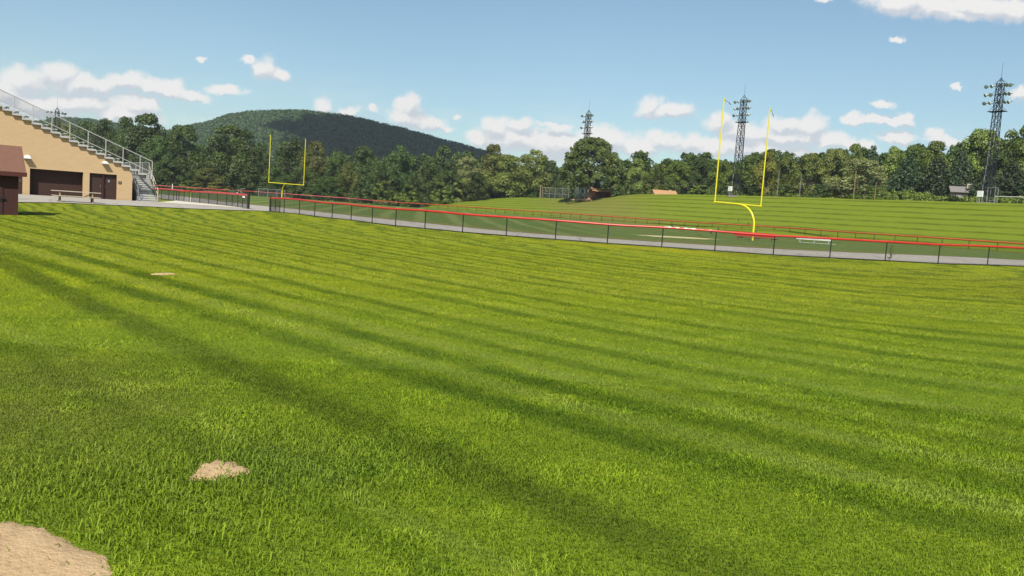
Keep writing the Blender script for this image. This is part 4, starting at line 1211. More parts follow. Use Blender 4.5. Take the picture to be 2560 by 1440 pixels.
mb = MB(); mb.bar((-.965, -.036, 1.545), (-.965, -.031, 1.545), .022, 10); mb.box(-.99, -.94, -.036, -.031, 1.43, 1.52); mb.build('pictogram', M['signmark'], sg)
for sa, sb, z0_, z1_ in ((-8.03, -7.53, 2.86, 3.15), (-2.40, -1.95, 2.95, 3.17)):
    mb = MB(); k = len(mb.v)
    mb.box(sa, sb, -.45, -.003, z0_, z0_+.10)
    for p_ in ((sa+.02, -.42, z0_+.1), (sb-.02, -.42, z0_+.1), (sb-.02, -.003, z0_+.1), (sa+.02, -.003, z0_+.1), (sa+.12, -.25, z1_), (sb-.12, -.25, z1_), (sb-.12, -.003, z1_), (sa+.12, -.003, z1_)): mb.v.append(p_)
    b8 = 8
    for f_ in ((0, 1, 2, 3), (4, 7, 6, 5), (0, 4, 5, 1), (1, 5, 6, 2), (2, 6, 7, 3), (3, 7, 4, 0)): mb.f.append(tuple(b8+q_ for q_ in f_))
    wl_ = mb.build('wall_lamp', M['white'], gs, bevel=.012)
# seating: end-plated steps and plank rows (each runs the depth of the stand)
OV = -.24
mb = MB(); st0 = None; bench0 = None
for k in range(-14, 14):
    sa = -9.46+.66*k; zz = zb(k)
    if st0 is None:
        st = MB().box(0, .70, OV, DP, 0, .085).box(.63, .70, OV, DP, -.2735, -.001).box(0.02, .62, OV, OV+.012, .085, .15).build('seating_step', M['alu'], gs); st0 = st
        st.location = (sa, 0, zz)
        b_ = MB().box(.26, .50, OV+.05, DP, .33, .37).box(.33, .43, OV+.25, OV+.30, .085, .33).box(.33, .43, 6, 6.05, .085, .33).build('bench_row', M['whiteplank'], gs); bench0 = b_
        b_.location = (sa, 0, zz)
    else:
        dup(st0, gs, (sa, 0, zz)); dup(bench0, gs, (sa, 0, zz))
for k in (14, 15):      # the two lowest rows are short ends beside the stair head
    sa = -9.46+.66*k; zz = zb(k)
    MB().box(sa, sa+.70, OV, .5, zz, zz+.085).box(sa+.63, sa+.70, OV, .5, zz-.2735, zz-.001).box(sa+.02, sa+.62, OV, OV+.012, zz+.085, zz+.15).build('seating_step', M['alu'], gs)
# side railing
def zr(s_): return 3.49+(1.49-s_)*.400
def zl(s_): return 2.62+(1.31-s_)*.414
mb = MB()
mb.bar((S0, OV-.03, zr(S0)), (1.50, OV-.03, 3.49), .035, 8); mb.bar((S0, OV-.03, zl(S0)), (1.40, OV-.03, zl(1.40)), .030, 8)
for ps in (-16.5, -15.2, -13.9, -12.6, -11.3, -10.0, -8.73, -7.43, -6.11, -4.83, -3.49, -2.16, -.83, .52, 1.50):
    mb.bar((ps, OV-.03, zl(ps)-.42), (ps, OV-.03, zr(ps)), .032, 8)
mb.build('side_railing', M['alu'], gs)
pa = [np.array([s_, OV-.03, zl(s_)+.02]) for s_ in np.linspace(S0, 1.5, 12)]
link('railing_mesh', chain_mb(pa, .83, .05, .0020, 0.0), M['galvdark'], gs)
# front walkway, its fascia and front railing
MB().box(.44, 2.12, 3.1, DP, 2.26, 2.34).box(1.10, 1.30, OV, 3.1, 2.20, 2.30).box(1.40, 1.56, OV, .0, 1.98, 2.60).box(2.0, 2.12, 3.1, DP, 1.98, 2.259).build('walkway', M['alu'], gs)
MB().box(.02, 1.10, .02, .14, 1.98, 2.285).box(.02, .10, .14, DP, 2.02, 2.24).build('support_beam', M['alud'], gs)
mb = MB(); mb.bar((2.08, 3.1, 3.49), (2.08, DP, 3.49), .03, 8); mb.bar((2.08, 3.1, 2.5), (2.08, DP, 2.5), .025, 8)
for v_ in np.arange(3.1, DP, 2.4): mb.bar((2.08, v_, 2.34), (2.08, v_, 3.49), .03, 8)
mb.build('front_railing', M['alu'], gs)
link('front_mesh', chain_mb([np.array([2.08, 3.1, 2.5]), np.array([2.08, DP, 2.5])], .95, .05, .004, 0.0), M['galv'], gs)
for v_ in np.arange(3.2, DP, 4): MB().bar((2.04, v_, -.3), (2.04, v_, 1.98), .07, 6).build('column', M['alud'], gs)
# outside stair down towards the camera
NT = 12; run = 3.1; top = 2.26; VB = 0.0; SL, SR = .50, 2.08
MB().box(.02, 2.05, 3.35, 3.45, -.3, 2.2).build('back_panel', M['siding'], gs)
MB().prism([(VB+run, top-.34), (VB+.1, -.15), (VB+run, -.15)], lambda p_, t_: (SL-.06+.05*t_, p_[0], p_[1])).build('side_panel', M['alud'], gs)
tr0 = None
for k in range(NT):
    z_ = top-(k+1)*top/(NT+.6); v_ = VB+run-(k+1)*run/(NT+.6)
    if tr0 is None:
        tr0 = MB().box(SL+.04, SR-.04, 0, .27, -.03, .0).box(SL+.04, SR-.04, .002, .02, -.135, -.031).build('tread', M['alu'], gs); tr0.location = (0, v_, z_)
    else: dup(tr0, gs, (0, v_, z_))
for sx in (SL, SR-.04):
    mb = MB(); mb.prism([(VB+run, top), (VB-.12, .05), (VB-.12, -.15), (VB+.1, -.15), (VB+run, top-.34)], lambda p_, t_, sx=sx: (sx+.04*t_, p_[0], p_[1]))
    mb.build('stringer', M['alud'], gs)
for sx in (SL, SR):
    mb = MB()
    a_, b_ = Vector((sx, VB+run, 3.17 if sx > 1 else 3.0)), Vector((sx, VB, 1.12))
    mb.bar(a_, b_, .034, 8); mb.bar(a_-Vector((0, 0, .42)), b_-Vector((0, 0, .42)), .028, 8)
    mb.bar(b_+Vector((0, 0, .03)), (sx, VB, -.1), .034, 8)
    m_ = (a_+b_)/2; mb.bar(m_, (sx, m_.y, top*.5-.1), .03, 8); mb.bar(a_, (sx, a_.y, 2.2), .034, 8)
    mb.build('handrail', M['palewood'] if sx > 1 else M['alud'], gs)


# ------------------------------------------------------------------ red-brown shed
sh = empty('storage_shed', tuple(SHED0), 'red-brown wooden shed with a shingled roof at the left edge of the lawn', 'shed', rz=math.atan2(UA[1], UA[0]))
SW, SD_, EH = 4.2, 2.6, 1.95
MB().box(-SW, 0, 0, .08, -.4, EH).box(-.08, 0, .08, SD_, -.4, EH).box(-SW, -SW+.08, .08, SD_, -.4, EH).box(-SW+.08, -.08, SD_-.08, SD_, -.4, EH).prism([(.02, EH), (SD_-.02, EH), (SD_/2, 3.02)], lambda p_, t_: (-.08*t_, p_[0], p_[1])).prism([(.02, EH), (SD_-.02, EH), (SD_/2, 3.02)], lambda p_, t_: (-SW+.08*t_, p_[0], p_[1])).build('wall', M['shed'], sh)
mb = MB(); rk = (3.12-1.88)/(SD_/2+.36)
for sg_ in (0, 1):
    f_ = (lambda y_: y_) if sg_ == 0 else (lambda y_: SD_-y_)
    mb.prism([(-.36, 1.90), (SD_/2, 1.93+rk*(SD_/2+.36)), (SD_/2, 1.99+rk*(SD_/2+.36)), (-.36, 1.99)], lambda p_, t_, f_=f_: (-SW-.25+(SW+.52)*t_, f_(p_[0]), p_[1]))
mb.build('roof', M['shingle'], sh)
MB().box(-SW-.25, .275, -.395, -.362, 1.80, 1.995).box(.272, .30, -.36, -.2, 1.82, 2.0).build('fascia', M['shedtrim'], sh)
d_ = MB().box(-2.2, -.62, -.035, -.003, .04, 1.52).build('door', M['shed'], sh)
MB().box(-2.2, -.62, -.06, -.036, .62, .68).box(-.72, -.52, -.075, -.036, .72, .80).build('hinge', M['black'], d_)
MB().box(-.62, -.585, -.02, -.003, .0, 1.6).build('jamb', M['black'], sh)

# ------------------------------------------------------------------ picnic table
pt = gat(190, 54.5)
tb = empty('picnic_table', tuple(pt), 'weathered picnic table on the apron in front of the brown shutter', 'table', rz=math.atan2(UA[1], UA[0])-.10)
L = 1.45
mb = MB()
for k in range(5): mb.box(-L, L, -.37+.15*k, -.235+.15*k, .71, .755)
mb.build('table_top', M['palewood'], tb)
for sy in (-.78, .60):
    MB().box(-L+.05, L-.05, sy, sy+.26, .40, .44).build('bench', M['palewood'], tb)
for sx in (-.95, .95):
    mb = MB(); mb.bar((sx, -.62, 0), (sx, -.2, .70), .05, 6); mb.bar((sx, .62, 0), (sx, .2, .70), .05, 6); mb.bar((sx, -.72, .37), (sx, .80, .37), .045, 6); mb.bar((sx, -.3, .68), (sx, .35, .68), .045, 6)
    mb.bar((sx, -.0, .66), (sx*.45, 0, .40), .03, 6); mb.build('leg', M['wood'], tb)


# ------------------------------------------------------------------ benches behind the fence
def player_bench(px0, px1, ytop, ybot, Y, label, back, seat, legm, name):
    a, b = at(px0, ytop, Y), at(px1, ytop, Y)
    base = gat((px0+px1)/2, Y); wid = np.linalg.norm((b-a)[:2])
    e = empty(name, tuple(base), label, 'bench', rz=-.06)
    hb_ = max(.55, a[2]/2+b[2]/2-base[2])
    e['category'] = 'bench'
    MB().box(-wid/2, wid/2, .22, .26, hb_-(.34 if back is M['redbench'] else .17), hb_).build('backrest', back, e)
    MB().box(-wid/2+.12, wid/2+.22, -.16, .12, hb_-.44, hb_-.40).build('seat', seat, e)
    for sx in (-wid/2+.3, 0, wid/2-.3):
        mb = MB(); mb.bar((sx, -.05, -.1), (sx, -.05, hb_-.44), .035, 6); mb.bar((sx, .10, hb_-.44), (sx, .24, hb_-.05), .025, 6); mb.box(sx+.1, sx+.4, -.1, .1, hb_-.50, hb_-.441)
        mb.build('leg', legm, e)
    return e


player_bench(1836, 1937, 581.5, 601, 68, 'red bench with a tall red backrest behind the near fence', M['redbench'], M['rust'], M['rust'], 'player_bench')
player_bench(1992, 2080, 595.5, 612, 71, 'pale grey bench with three white legs behind the near fence', M['whiteplank'], M['grill'], M['grill'], 'player_bench')

# ------------------------------------------------------------------ small things on the bank crest
def pole(px, ybase_Y, ytop, label, r, m_, name='wooden_post', cat='post', lamp=False, extra=None):
    p = gat(px, ybase_Y)
    zt = at(px+(8 if ytop < 470 else 3), ytop, ybase_Y)[2]
    o = MB().bar((0, 0, -.3), (0, 0, zt-p[2]), r, 8, r*.8)
    if extra: extra(o, zt-p[2])
    o = o.build(name, m_, None, True); o.location = tuple(p); tag(o, label, cat)
    return o


pole(1350, 231, 464, 'brown wooden post left of the wire backstop', .17, M['wood'])
pole(1527, 203, 465, 'pale post with a small lamp right of the open-fronted shed', .14, M['palewood'], 'lamp_post', 'lamp post', extra=lambda o, h: (o.bar((0, 0, h), (.15, 0, h+.5), .04, 6), o.box(-.05, .55, -.12, .12, h+.5, h+.72)))
pole(1452, 212, 463, 'grey pipe standing next to the white cabinet by the big tree', .10, M['alud'], 'vent_pipe', 'pipe', extra=lambda o, h: o.bar((0, 0, .5), (-.7, 0, .35), .10, 8))
pole(1942, 164, 427, 'thin grey pole right of the near goalpost, the left of the pair', .055, M['alud'], 'net_pole', 'pole')
pole(1998, 161, 434, 'thin grey pole right of the near goalpost, the right of the pair', .055, M['alud'], 'net_pole', 'pole')
pole(2133, 150, 427, 'brown wooden pole before the large pale round-headed tree', .08, M['wood'], 'utility_pole', 'pole')
pole(2186, 146, 456, 'short thin pole before the dark conifer clump', .06, M['wood'], 'utility_pole', 'pole')
pole(431, 198, 460, 'small white marker post behind the far fence by the stairs', .13, M['whiteplank'], 'marker_post', 'post')
pole(601, 170, 473, 'bent grey pipe frame beside the tractor', .05, M['alud'], 'pipe_stand', 'pipe', extra=lambda o, h: (o.bar((0, 0, h), (.9, 0, h+.15), .05, 6), o.bar((.35, 0, -.2), (.35, 0, h*.6), .05, 6), o.bar((0, 0, h*.6), (.35, 0, h*.6), .05, 6)))
pole(652, 218, 480, 'little white pole beside the low wire cage', .05, M['whiteplank'], 'marker_post', 'post')


def panel(name, label, cols, Y, ytops, m_post, cell, wr, cat, midrail=True):
    B = [gat(c, Y+(i_*0.0)) for i_, c in enumerate(cols)]
    e = empty(name, tuple(B[0]), label, cat)
    loc = [b-B[0] for b in B]; hs = [at(c+4, yt, Y)[2]-b[2] for c, yt, b in zip(cols, ytops, B)]
    h = min(hs)
    for l in loc:
        MB().bar((l[0], l[1], -.2), (l[0], l[1], l[2]+h), .06, 8).build('post', m_post, e)
    mb = MB()
    for a, b in zip(loc[:-1], loc[1:]):
        mb.bar((a[0], a[1], a[2]+h-.03), (b[0], b[1], b[2]+h-.03), .035, 6)
        if midrail: mb.bar((a[0], a[1], a[2]+h*.45), (b[0], b[1], b[2]+h*.45), .03, 6)
    mb.build('rail', m_post, e)
    link('chain_link', chain_mb([l for l in loc], h-.1, cell, wr), M['galv'], e)
    return e


panel('wire_backstop', 'tall chain-link backstop with pale posts left of the big single tree', [1355, 1373, 1387, 1405, 1421], 229, [467, 468, 470, 471, 472], M['alud'], .16, .007, 'backstop')
panel('wire_cage', 'low grey chain-link cage behind the far goal base', [646, 669, 692, 712], 188, [471, 472, 473, 474], M['alud'], .12, .006, 'cage', False)
# white cabinet by the tree
p = gat(1441, 211)
e = empty('electrical_cabinet', tuple(p), 'white electrical cabinet on short legs left of the big tree trunk', 'cabinet')
MB().box(-.42, .42, -.2, .2, .75, 1.75).build('box', M['white'], e, bevel=.02)
MB().bar((-.3, 0, -.2), (-.3, 0, .75), .05, 6).bar((.3, 0, -.2), (.3, 0, .75), .05, 6).bar((.1, 0, -.2), (.1, 0, .75), .09, 8).build('stand', M['alud'], e)
# open-fronted shed right of the tree
p = gat(1504, 199)
p[2] += .15
e = empty('dugout_shed', tuple(p), 'small red-brown open-fronted shed with a tan roof beside the big tree', 'shed', rz=.25)
w2, dd = 2.4, 2.2
MB().box(-w2, -w2+.9, -.05, .05, -.3, 1.55).box(w2-.35, w2, -.05, .05, -.3, 1.55).box(-w2, w2, dd-.1, dd, -.3, 1.55).box(w2-.1, w2-.001, .05, dd-.1, -.3, 1.55).box(-w2, -w2+.1, .05, dd-.1, -.3, 1.55).prism([(-.05, 1.55), (dd, 1.55), (dd/2, 2.1)], lambda q_, t_: (w2-.1+.1*t_, q_[0], q_[1])).build('wall', mat('red_brown_wall', (.17, .07, .05), .8), e)
mb = MB()
for f_ in ((lambda y_: y_), (lambda y_: dd-y_)):
    mb.prism([(-.4, 1.42), (dd/2, 2.12), (dd/2, 2.2), (-.4, 1.5)], lambda q_, t_, f_=f_: (-w2-.2+(2*w2+.3)*t_, f_(q_[0]), q_[1]))
mb.build('roof', M['tanroof'], e)
# house roof over the crest
p = at(1667, 489, 196); zc = p[2]
e = empty('house', (p[0], p[1], zc-3.2), 'house showing only its orange-tan roof and white gable over the bank crest', 'house', rz=.12)
MB().box(-2.6, 2.6, 0, 5.0, -1, 3.0).build('wall', M['siding'], e)
MB().prism([(.05, 3.0), (4.95, 3.0), (2.5, 4.35)], lambda q_, t_: (-2.62+.05*t_, q_[0], q_[1])).box(-2.72, -2.63, .9, 3.2, 3.0, 3.55).build('gable', M['white'], e)
mb = MB()
for f_ in ((lambda y_: y_), (lambda y_: 5-y_)):
    mb.prism([(-.4, 2.84), (2.5, 4.42), (2.5, 4.52), (-.4, 2.94)], lambda q_, t_, f_=f_: (-2.9+5.8*t_, f_(q_[0]), q_[1]))
rf = mb.build('roof', M['tanroof'], e)
MB().box(1.4, 1.8, 2.7, 3.1, 4.1, 4.75).build('chimney', M['siding'], rf)
# grey house at the right
p = at(2452, 494.5, 146); zc = p[2]
e = empty('house', (p[0], p[1], zc-1.6), 'grey house with a pale chimney half hidden by spruces at the right', 'house', rz=-.38)
MB().box(-4.6, 4.6, 0, 6, -1.5, 2.45).build('wall', M['siding'], e)
mb = MB()
for f_ in ((lambda y_: y_), (lambda y_: 6-y_)):
    mb.prism([(-.4, 2.35), (3, 3.5), (3, 3.6), (-.4, 2.45)], lambda q_, t_, f_=f_: (-4.9+9.8*t_, f_(q_[0]), q_[1]))
rf = mb.build('roof', M['greyroof'], e)
MB().box(-2.2, -1.3, 1.0, 1.7, 2.7, 4.0).build('chimney', M['palewood'], rf)
for sx in (-2.0, 1.2): MB().box(sx, sx+1.0, -.04, -.003, .8, 1.8).build('window', M['sign'], e)
# wire fence along the crest with thin dark posts
cols = [2230, 2277, 2322, 2373, 2420, 2478, 2540, 2600]
B = [gat(c, Y) for c, Y in zip(cols, (142, 139, 136, 133, 130, 127, 124, 121))]
e = empty('wire_fence', tuple(B[0]), 'thin dark wire fence with sparse posts along the right end of the crest', 'fence')
for b in B:
    l = b-B[0]; MB().bar((l[0], l[1], l[2]-.2), (l[0], l[1], l[2]+1.25), .04, 6).build('post', M['black'], e)
mb = MB()
for a, b in zip(B[:-1], B[1:]):
    for hz_ in (.4, .8, 1.2): mb.bar(tuple(a-B[0]+np.array([0, 0, hz_])), tuple(b-B[0]+np.array([0, 0, hz_])), .008, 4)
mb.build('wire', M['black'], e)
# cage and white rail at the right tower foot
p = gat(2479, 122.5)
e = empty('pipe_cage', tuple(p), 'upright grey pipe cage beside the white cabinet of the right-hand tower', 'cage', rz=fa)
mb = MB()
for sx in (-.55, .55):
    for sy in (-.4, .4): mb.bar((sx, sy, -.2), (sx, sy, 2.3), .04, 6)
for hz_ in (.35, 2.25):
    for sy in (-.4, .4): mb.bar((-.55, sy, hz_), (.55, sy, hz_), .03, 6)
    for sx in (-.55, .55): mb.bar((sx, -.4, hz_), (sx, .4, hz_), .03, 6)
mb.build('frame', M['alud'], e)
a_, b_ = gat(2484, 125), gat(2640, 118)
e = empty('pipe_rail', tuple(a_), 'long white horizontal pipe rail running right from the light tower cage', 'rail')
l = b_-a_
MB().bar((0, 0, 1.1), (l[0], l[1], l[2]+1.1), .05, 8).build('rail', M['whiteplank'], e)
for k in (0.02, .5, .98): MB().bar((l[0]*k, l[1]*k, l[2]*k-.2), (l[0]*k, l[1]*k, l[2]*k+1.06), .04, 6).build('post', M['alud'], e)
# overhead wires behind the bank
a_, b_ = at(1560, 451, 205), at(2420, 462, 152)
mb = MB()
for dz_ in (0, -.7):
    mb.tube([tuple(a_*(1-k)+b_*k+np.array([0, 0, dz_-2.0*k*(1-k)])) for k in np.linspace(0, 1, 16)], .02, 4)
tag(mb.build('overhead_wire', M['galv']), 'pair of thin overhead wires crossing before the right wood', 'wire')
# green tractor
p = gat(586, 178)
e = empty('garden_tractor', tuple(p), 'small green tractor parked behind the short red fence by the left wood', 'tractor', rz=.25)
MB().box(-1.05, .1, -.32, .32, .5, 1.0).box(-.95, 0, -.28, .28, 1.0, 1.12).build('hood', M['tractor'], e, bevel=.04)
MB().box(.1, 1.0, -.4, .4, .45, .72).build('chassis', M['tractor'], e, bevel=.02)
MB().box(.45, .9, -.25, .25, .72, .85).box(.82, .95, -.25, .25, .85, 1.3).build('seat', M['grill'], e, bevel=.02)
mb = MB(); mb.tube([(.18+.18*0, .2*math.cos(t_), 1.28+.2*math.sin(t_)) for t_ in np.linspace(0, 2*PI, 13)], .02, 5); mb.bar((.05, 0, .9), (.18, 0, 1.28), .025, 6); mb.build('steering_wheel', M['black'], e)
mb = MB()
for sy in (-.38, .38): mb.bar((.95, sy, .7), (.95, sy, 1.75), .035, 6)
mb.bar((.95, -.38, 1.75), (.95, .38, 1.75), .035, 6); mb.build('roll_bar', M['tractor'], e)
for (xw, sy, r_) in ((-.75, -.42, .32), (-.75, .42, .32), (.62, -.52, .5), (.62, .52, .5)):
    wh = MB().bar((xw, sy-.11, r_), (xw, sy+.11, r_), r_, 16).build('wheel', M['rubber'], e)
    MB().bar((xw, sy-.13, r_), (xw, sy+.13, r_), r_*.45, 12).build('rim', M['grill'], wh)


# ------------------------------------------------------------------ crows on the field
def crow_mesh():
    mb = MB()
    mb.tube([(-.30, 0, .22), (-.20, 0, .25), (-.08, 0, .30), (.06, 0, .36), (.14, 0, .43), (.19, 0, .50), (.25, 0, .53), (.29, 0, .52), (.36, 0, .50)], [.015, .045, .095, .11, .085, .06, .06, .035, .008], 8)
    for sy in (-.045, .045): mb.bar((.02, sy, .27), (.03, sy, 0), .011, 5); mb.bar((.03, sy, .01), (.10, sy, .01), .010, 4)
    return mb


cb = None
def hit(px, py):
    Y = 60.0
    while Y < 240:
        p = at(px, py, Y)
        if p[2] <= zat(p[0], p[1]): return p
        Y += 0.25
    return at(px, py, 100)


for k, (px, py, Y, rz, lb) in enumerate([(1847, 552, 108, .3, 'crow on the bank left of the larger goalpost neck, highest of the flock'), (1870, 560.5, 103, 2.6, 'crow perched near the far red rail left of the goalpost neck'), (1682, 565.5, 112, .1, 'crow standing under the far rail above the white glare on the rail cover'),
        (1740, 568.5, 108, 2.9, 'pale-looking crow in the middle of the flock above the white glare on the rail cover'), (1797, 573.5, 101, .5, 'crow just above the near red rail between the white rail glare and the red bench'), (1775, 583, 92, 2.2, 'crow below the near red rail left of the red bench'), (1891, 580, 92, .4, 'crow right of the goalpost foot, touching the near red rail')]):
    if cb is None: cb = crow_mesh().build('crow', M['crow'], None, True); o = cb
    else: o = cb.copy(); C.objects.link(o)
    p = hit(px, py+2); o.location = tuple(p); o.rotation_euler = (0, -0.5, rz); o.scale = (.62, .72, .72); tag(o, lb, 'bird', 'crows on the field')

# weed climbing the near fence
p = np.array(NEARF[18])*.93+np.array(NEARF[19])*.07
e = empty('tall_weed', (p[0], p[1]-.08, tz(p[0], p[1])), 'single tall leafy weed growing against the near fence at the right', 'weed')
mb = MB(); mb.tube([(0, 0, -.05), (.02, 0, .4), (.06, 0, .9)], [.015, .012, .005], 5); mb.build('stem', M['weed'], e)
rs = np.random.default_rng(3); k = np.arange(26)
cen = np.c_[.02+rs.normal(size=26)*.06, rs.normal(size=26)*.05, .05+.85*rs.random(26)]
V, F, tn = leaf_cloud(cen, np.full(26, .05), 140, .065, rs, .2); link('leaves', npmesh('weed_leaves', V, F, attr={'tint': tn}), M['weed'], e)
# pale tall weeds at the right end of the crest
cen, rad = [], []
for k in range(190):
    px = 2195+410*rng.random(); Y = np.interp(px, [2195, 2600], [146, 121])+rng.random()*5
    p = gat(px, Y); hgt = np.interp(px, [2190, 2230, 2300, 2360, 2600], [.3, 1.5, 1.7, .9, 1.0])
    r_ = .45+.35*rng.random(); cen.append(p+np.array([0, 0, max(.2, hgt*rng.random())-.1])); rad.append(r_)
V, F, tn = leaf_cloud(np.array(cen), np.array(rad), 9000, .28, rng, .3)
tag(link('tall_weeds', npmesh('tall_weeds', V, F, attr={'tint': tn}), M['leaf_bright']), 'bright green tall weeds along the right end of the crest', kind='stuff')

# ------------------------------------------------------------------ bare dirt on the lawn
DIRT = []


def dirt(name, poly, label, rough=.10):
    """irregular patch of bare soil; poly in ground metres"""
    P = np.array(poly); n_ = 90
    s = np.r_[0, np.cumsum(np.linalg.norm(np.diff(np.vstack([P, P[:1]]), axis=0), axis=1))]
    t = np.linspace(0, s[-1], n_+1)[:-1]; Q = np.vstack([P, P[:1]])
    R_ = np.c_[np.interp(t, s, Q[:, 0]), np.interp(t, s, Q[:, 1])]
    c = R_.mean(0); k = 1+rough*(np.sin(t*9.1/s[-1]*6.28)*.35+rng.normal(size=n_)*.35)
    R_ = c+(R_-c)*k[:, None]
    rings = [c+(R_-c)*f for f in (1.0, .82, .6, .35)]
    V = np.vstack(rings+[c[None]]); hgt = np.r_[np.full(n_, -.004), np.full(n_, .014), np.full(n_, .018), np.full(n_, .018), .018]
    Z = terr(V[:, 0], V[:, 1])+hgt
    F = []
    me = bpy.data.meshes.new(name)
    for r_ in range(3):
        for j in range(n_): F.append((r_*n_+j, r_*n_+(j+1) % n_, (r_+1)*n_+(j+1) % n_, (r_+1)*n_+j))
    for j in range(n_): F.append((3*n_+j, 3*n_+(j+1) % n_, 4*n_))
    me.from_pydata([tuple(q_) for q_ in np.c_[V, Z]], [], F); me.update()
    o = link(name, me, M['dirt'], None, True); tag(o, label, kind='structure')
    DIRT.append(R_)


def gp(px, py):
    d = ray(px, py); t = -H/d[2]; return (EYE+d*t)[:2]


dirt('dirt_patch', [gp(-260, 1330), gp(-80, 1305), gp(20, 1304), (gp(110, 1316)), gp(190, 1362), gp(262, 1388), gp(288, 1440), gp(300, 1560), gp(-100, 1560)], 'bare tan dirt in the lower left corner', .07)
dirt('dirt_patch', [gp(468, 1206), gp(505, 1160), gp(545, 1152), gp(590, 1162), gp(645, 1182), gp(590, 1192), gp(520, 1204)], 'small pale dirt spot worn in the lawn', .26)
dirt('dirt_patch', [gp(372, 687), gp(398, 684.6), gp(432, 684.4), gp(443, 686.4), gp(405, 688.6)], 'thin strip of tan dirt on the far left lawn', .03)


def inside(P, poly):
    x, y = P[:, 0], P[:, 1]; r = np.zeros(len(P), bool); j = len(poly)-1
    for i in range(len(poly)):
        xi, yi = poly[i]; xj, yj = poly[j]
        c = ((yi > y) != (yj > y)) & (x < (xj-xi)*(y-yi)/(yj-yi+1e-12)+xi)
        r ^= c; j = i
    return r


# ------------------------------------------------------------------ grass blades
def vnoise(P, cell, seed):
    r_ = np.random.default_rng(seed); G = r_.random((256, 256))
    u = P/cell; i = np.floor(u).astype(int); f = u-i; f = f*f*(3-2*f)
    g = lambda a, b: G[(i[:, 0]+a) % 256, (i[:, 1]+b) % 256]
    return (g(0, 0)*(1-f[:, 0])+g(1, 0)*f[:, 0])*(1-f[:, 1])+(g(0, 1)*(1-f[:, 0])+g(1, 1)*f[:, 0])*f[:, 1]


def blades(n, y0, y1, hgt, wid, seg, rs, power=1.0, clump=0.0):
    """blades scattered over the part of the lawn the camera looks at"""
    Y = np.sqrt(y0**2+(y1**2-y0**2)*rs.random(n)); Xs = (rs.random(n)*2-1)*(0.73*Y+2.4)
    P = np.c_[Xs, Y]
    keep = np.ones(n, bool)
    for di, poly in enumerate(DIRT):
        keep &= ~(inside(P+rs.normal(size=P.shape)*np.where(rs.random(n) < .6, .03, .13)[:, None]*(.6 if di == 1 else 1), poly) & (rs.random(n) < (.985, .97, .6)[di]))
    nf_ = np.array(NEARF)[:, :2]; lim = np.interp(P[:, 0], nf_[:, 0], nf_[:, 1])
    keep &= P[:, 1] < lim-.05
    ap = np.array([a_[:2] for a_ in apr_lo]); lim2 = np.interp(P[:, 0], ap[:, 0], ap[:, 1], right=1e9)
    keep &= P[:, 1] < lim2
    P = P[keep]; n = len(P)
    z = terr(P[:, 0], P[:, 1])
    a = rs.random(n)*2*PI
    lean = np.c_[np.cos(a), np.sin(a)]*(0.35+0.75*rs.random(n))[:, None]
    coarse = np.exp(-(((P[:, 0]+1.0)/1.0)**2+((P[:, 1]-4.5)/.7)**2))
    pn = vnoise(P, 0.55, 1)*.6+vnoise(P, 0.17, 2)*.4          # patches of coarser, brighter grass
    cg = np.clip((pn-.52)*7, 0, 1)*(rs.random(n) < .40)*np.clip(1.25-P[:, 1]/22, 0.0, 1)
    h = hgt*(0.50+0.45*rs.random(n)+0.40*cg+0.35*coarse*rs.random(n))
    wd = wid*(0.6+0.7*rs.random(n))*(1+.55*cg+.4*coarse)
    fa_ = rs.random(n)*2*PI; sx = np.c_[np.cos(fa_), np.sin(fa_)]
    B = np.c_[P, z-.004]
    S3 = np.c_[sx*wd[:, None]*.5, np.zeros(n)]
    tip = B+np.c_[lean*h[:, None], h*(0.75-0.28*np.linalg.norm(lean, axis=1))]
    tn = rs.random(n)*.5+.12+.33*cg
    if seg == 2:
        mid = B+np.c_[lean*h[:, None]*.34, h*.55]
        V = np.stack([B-S3, B+S3, mid+S3*.8, mid-S3*.8, tip], 1)
        tri = np.array([[0, 1, 2], [0, 2, 3], [3, 2, 4]])
        F = (np.arange(n)[:, None, None]*5+tri[None]).reshape(-1, 3)
        T = np.repeat(tn, 5)
        return V.reshape(-1, 3), F, T
    V = np.stack([B-S3, B+S3, tip], 1)
    return V.reshape(-1, 3), np.arange(n*3).reshape(-1, 3), np.repeat(tn, 3)


rs = np.random.default_rng(11)
parts = [blades(700000, 2.2, 7.0, .039, .0034, 2, rs), blades(440000, 7.0, 15.0, .050, .0080, 1, rs), blades(330000, 15.0, 32.0, .055, .018, 1, rs), blades(220000, 32.0, 68.0, .06, .040, 1, rs)]
# long coarse leaves round the bare spots
n_ = 9000
c_ = np.array([(-1.0, 4.5), (-1.35, 4.2), (-1.55, 3.75), (-.75, 4.3), (-1.3, 3.3), (-2.1, 3.75)])[rs.integers(0, 6, n_)]
P_ = c_+rs.normal(size=(n_, 2))*np.array([.33, .24]); P_ = P_[~((inside(P_, DIRT[0]) | inside(P_, DIRT[1])) & (rs.random(n_) < .93))]; n_ = len(P_)
a_ = rs.random(n_)*2*PI; D_ = np.c_[np.cos(a_), np.sin(a_)]; S_ = np.c_[-np.sin(a_), np.cos(a_), np.zeros(n_)]*(.0014+.0021*rs.random(n_))[:, None]
h_ = .02+.035*rs.random(n_); B_ = np.c_[P_, terr(P_[:, 0], P_[:, 1])]; l_ = h_*(.5+.9*rs.random(n_))
m_ = B_+np.c_[D_*(l_*.45)[:, None], h_*.8]; t_ = B_+np.c_[D_*l_[:, None], h_*(.55+.4*rs.random(n_))]
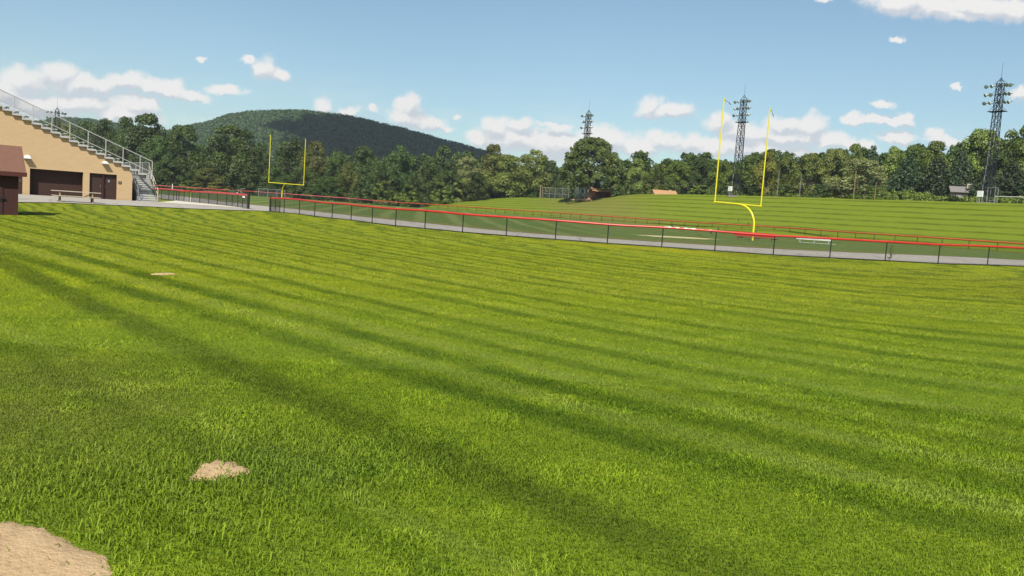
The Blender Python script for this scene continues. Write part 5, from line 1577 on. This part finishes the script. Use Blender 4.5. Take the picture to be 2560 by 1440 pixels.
V_ = np.stack([B_-S_*.6, B_+S_*.6, m_+S_, m_-S_, t_], 1).reshape(-1, 3)
parts.append((V_, (np.arange(n_)[:, None, None]*5+np.array([[0, 1, 2], [0, 2, 3], [3, 2, 4]])[None]).reshape(-1, 3), np.repeat(rs.random(n_)*.55+.15, 5)))
Vs, Fs, Ts, off = [], [], [], 0
for V, F, T in parts:
    Vs.append(V); Fs.append(F+off); Ts.append(T); off += len(V)
gr = link('grass', npmesh('grass', np.vstack(Vs), np.vstack(Fs), 3, attr={'tint': np.concatenate(Ts)}), M['blade'])
tag(gr, 'short mown grass of the lawn', kind='stuff')

# ------------------------------------------------------------------ air
me = bpy.data.meshes.new('haze'); b_ = MB().box(-1500, 1500, -150, 1450, -4, 190); me.from_pydata(b_.v, [], b_.f); me.update()
hz = link('haze', me); hm = bpy.data.materials.new('haze'); hm.use_nodes = True; hm.node_tree.nodes.clear(); n = N(hm.node_tree)
pv = n.new('ShaderNodeVolumePrincipled'); pv.inputs['Color'].default_value = (0.80, 0.88, 1.0, 1); pv.inputs['Density'].default_value = 0.00015; pv.inputs['Anisotropy'].default_value = 0.2
n.put(n.new('ShaderNodeOutputMaterial').inputs['Volume'], pv.outputs[0]); me.materials.append(hm)
tag(hz, 'thin summer haze over the far hill', kind='stuff')

# cumulus standing high above the valley; its shade lies on the right half of the hill
bm = bmesh.new(); rs = np.random.default_rng(31)
for k in range(60):
    u, v = rs.normal()*.42, rs.normal()*.42
    if u*u+v*v > .95: continue
    r_ = 34+26*rs.random()
    mtx = Matrix.Translation((-142+u*112, 415+v*205, 470+12*rs.random()+25*(1-u*u-v*v)*rs.random())) @ Matrix.Diagonal((r_, r_, r_*.55, 1))
    bmesh.ops.create_icosphere(bm, subdivisions=2, radius=1.0, matrix=mtx)
me = bpy.data.meshes.new('cloud'); bm.to_mesh(me); bm.free()
cl = link('cloud', me, mat('cloud_white', (0.9, 0.9, 0.9), 1.0, 0.03), None, True)
tag(cl, 'white cloud high overhead shading part of the hill', kind='stuff')
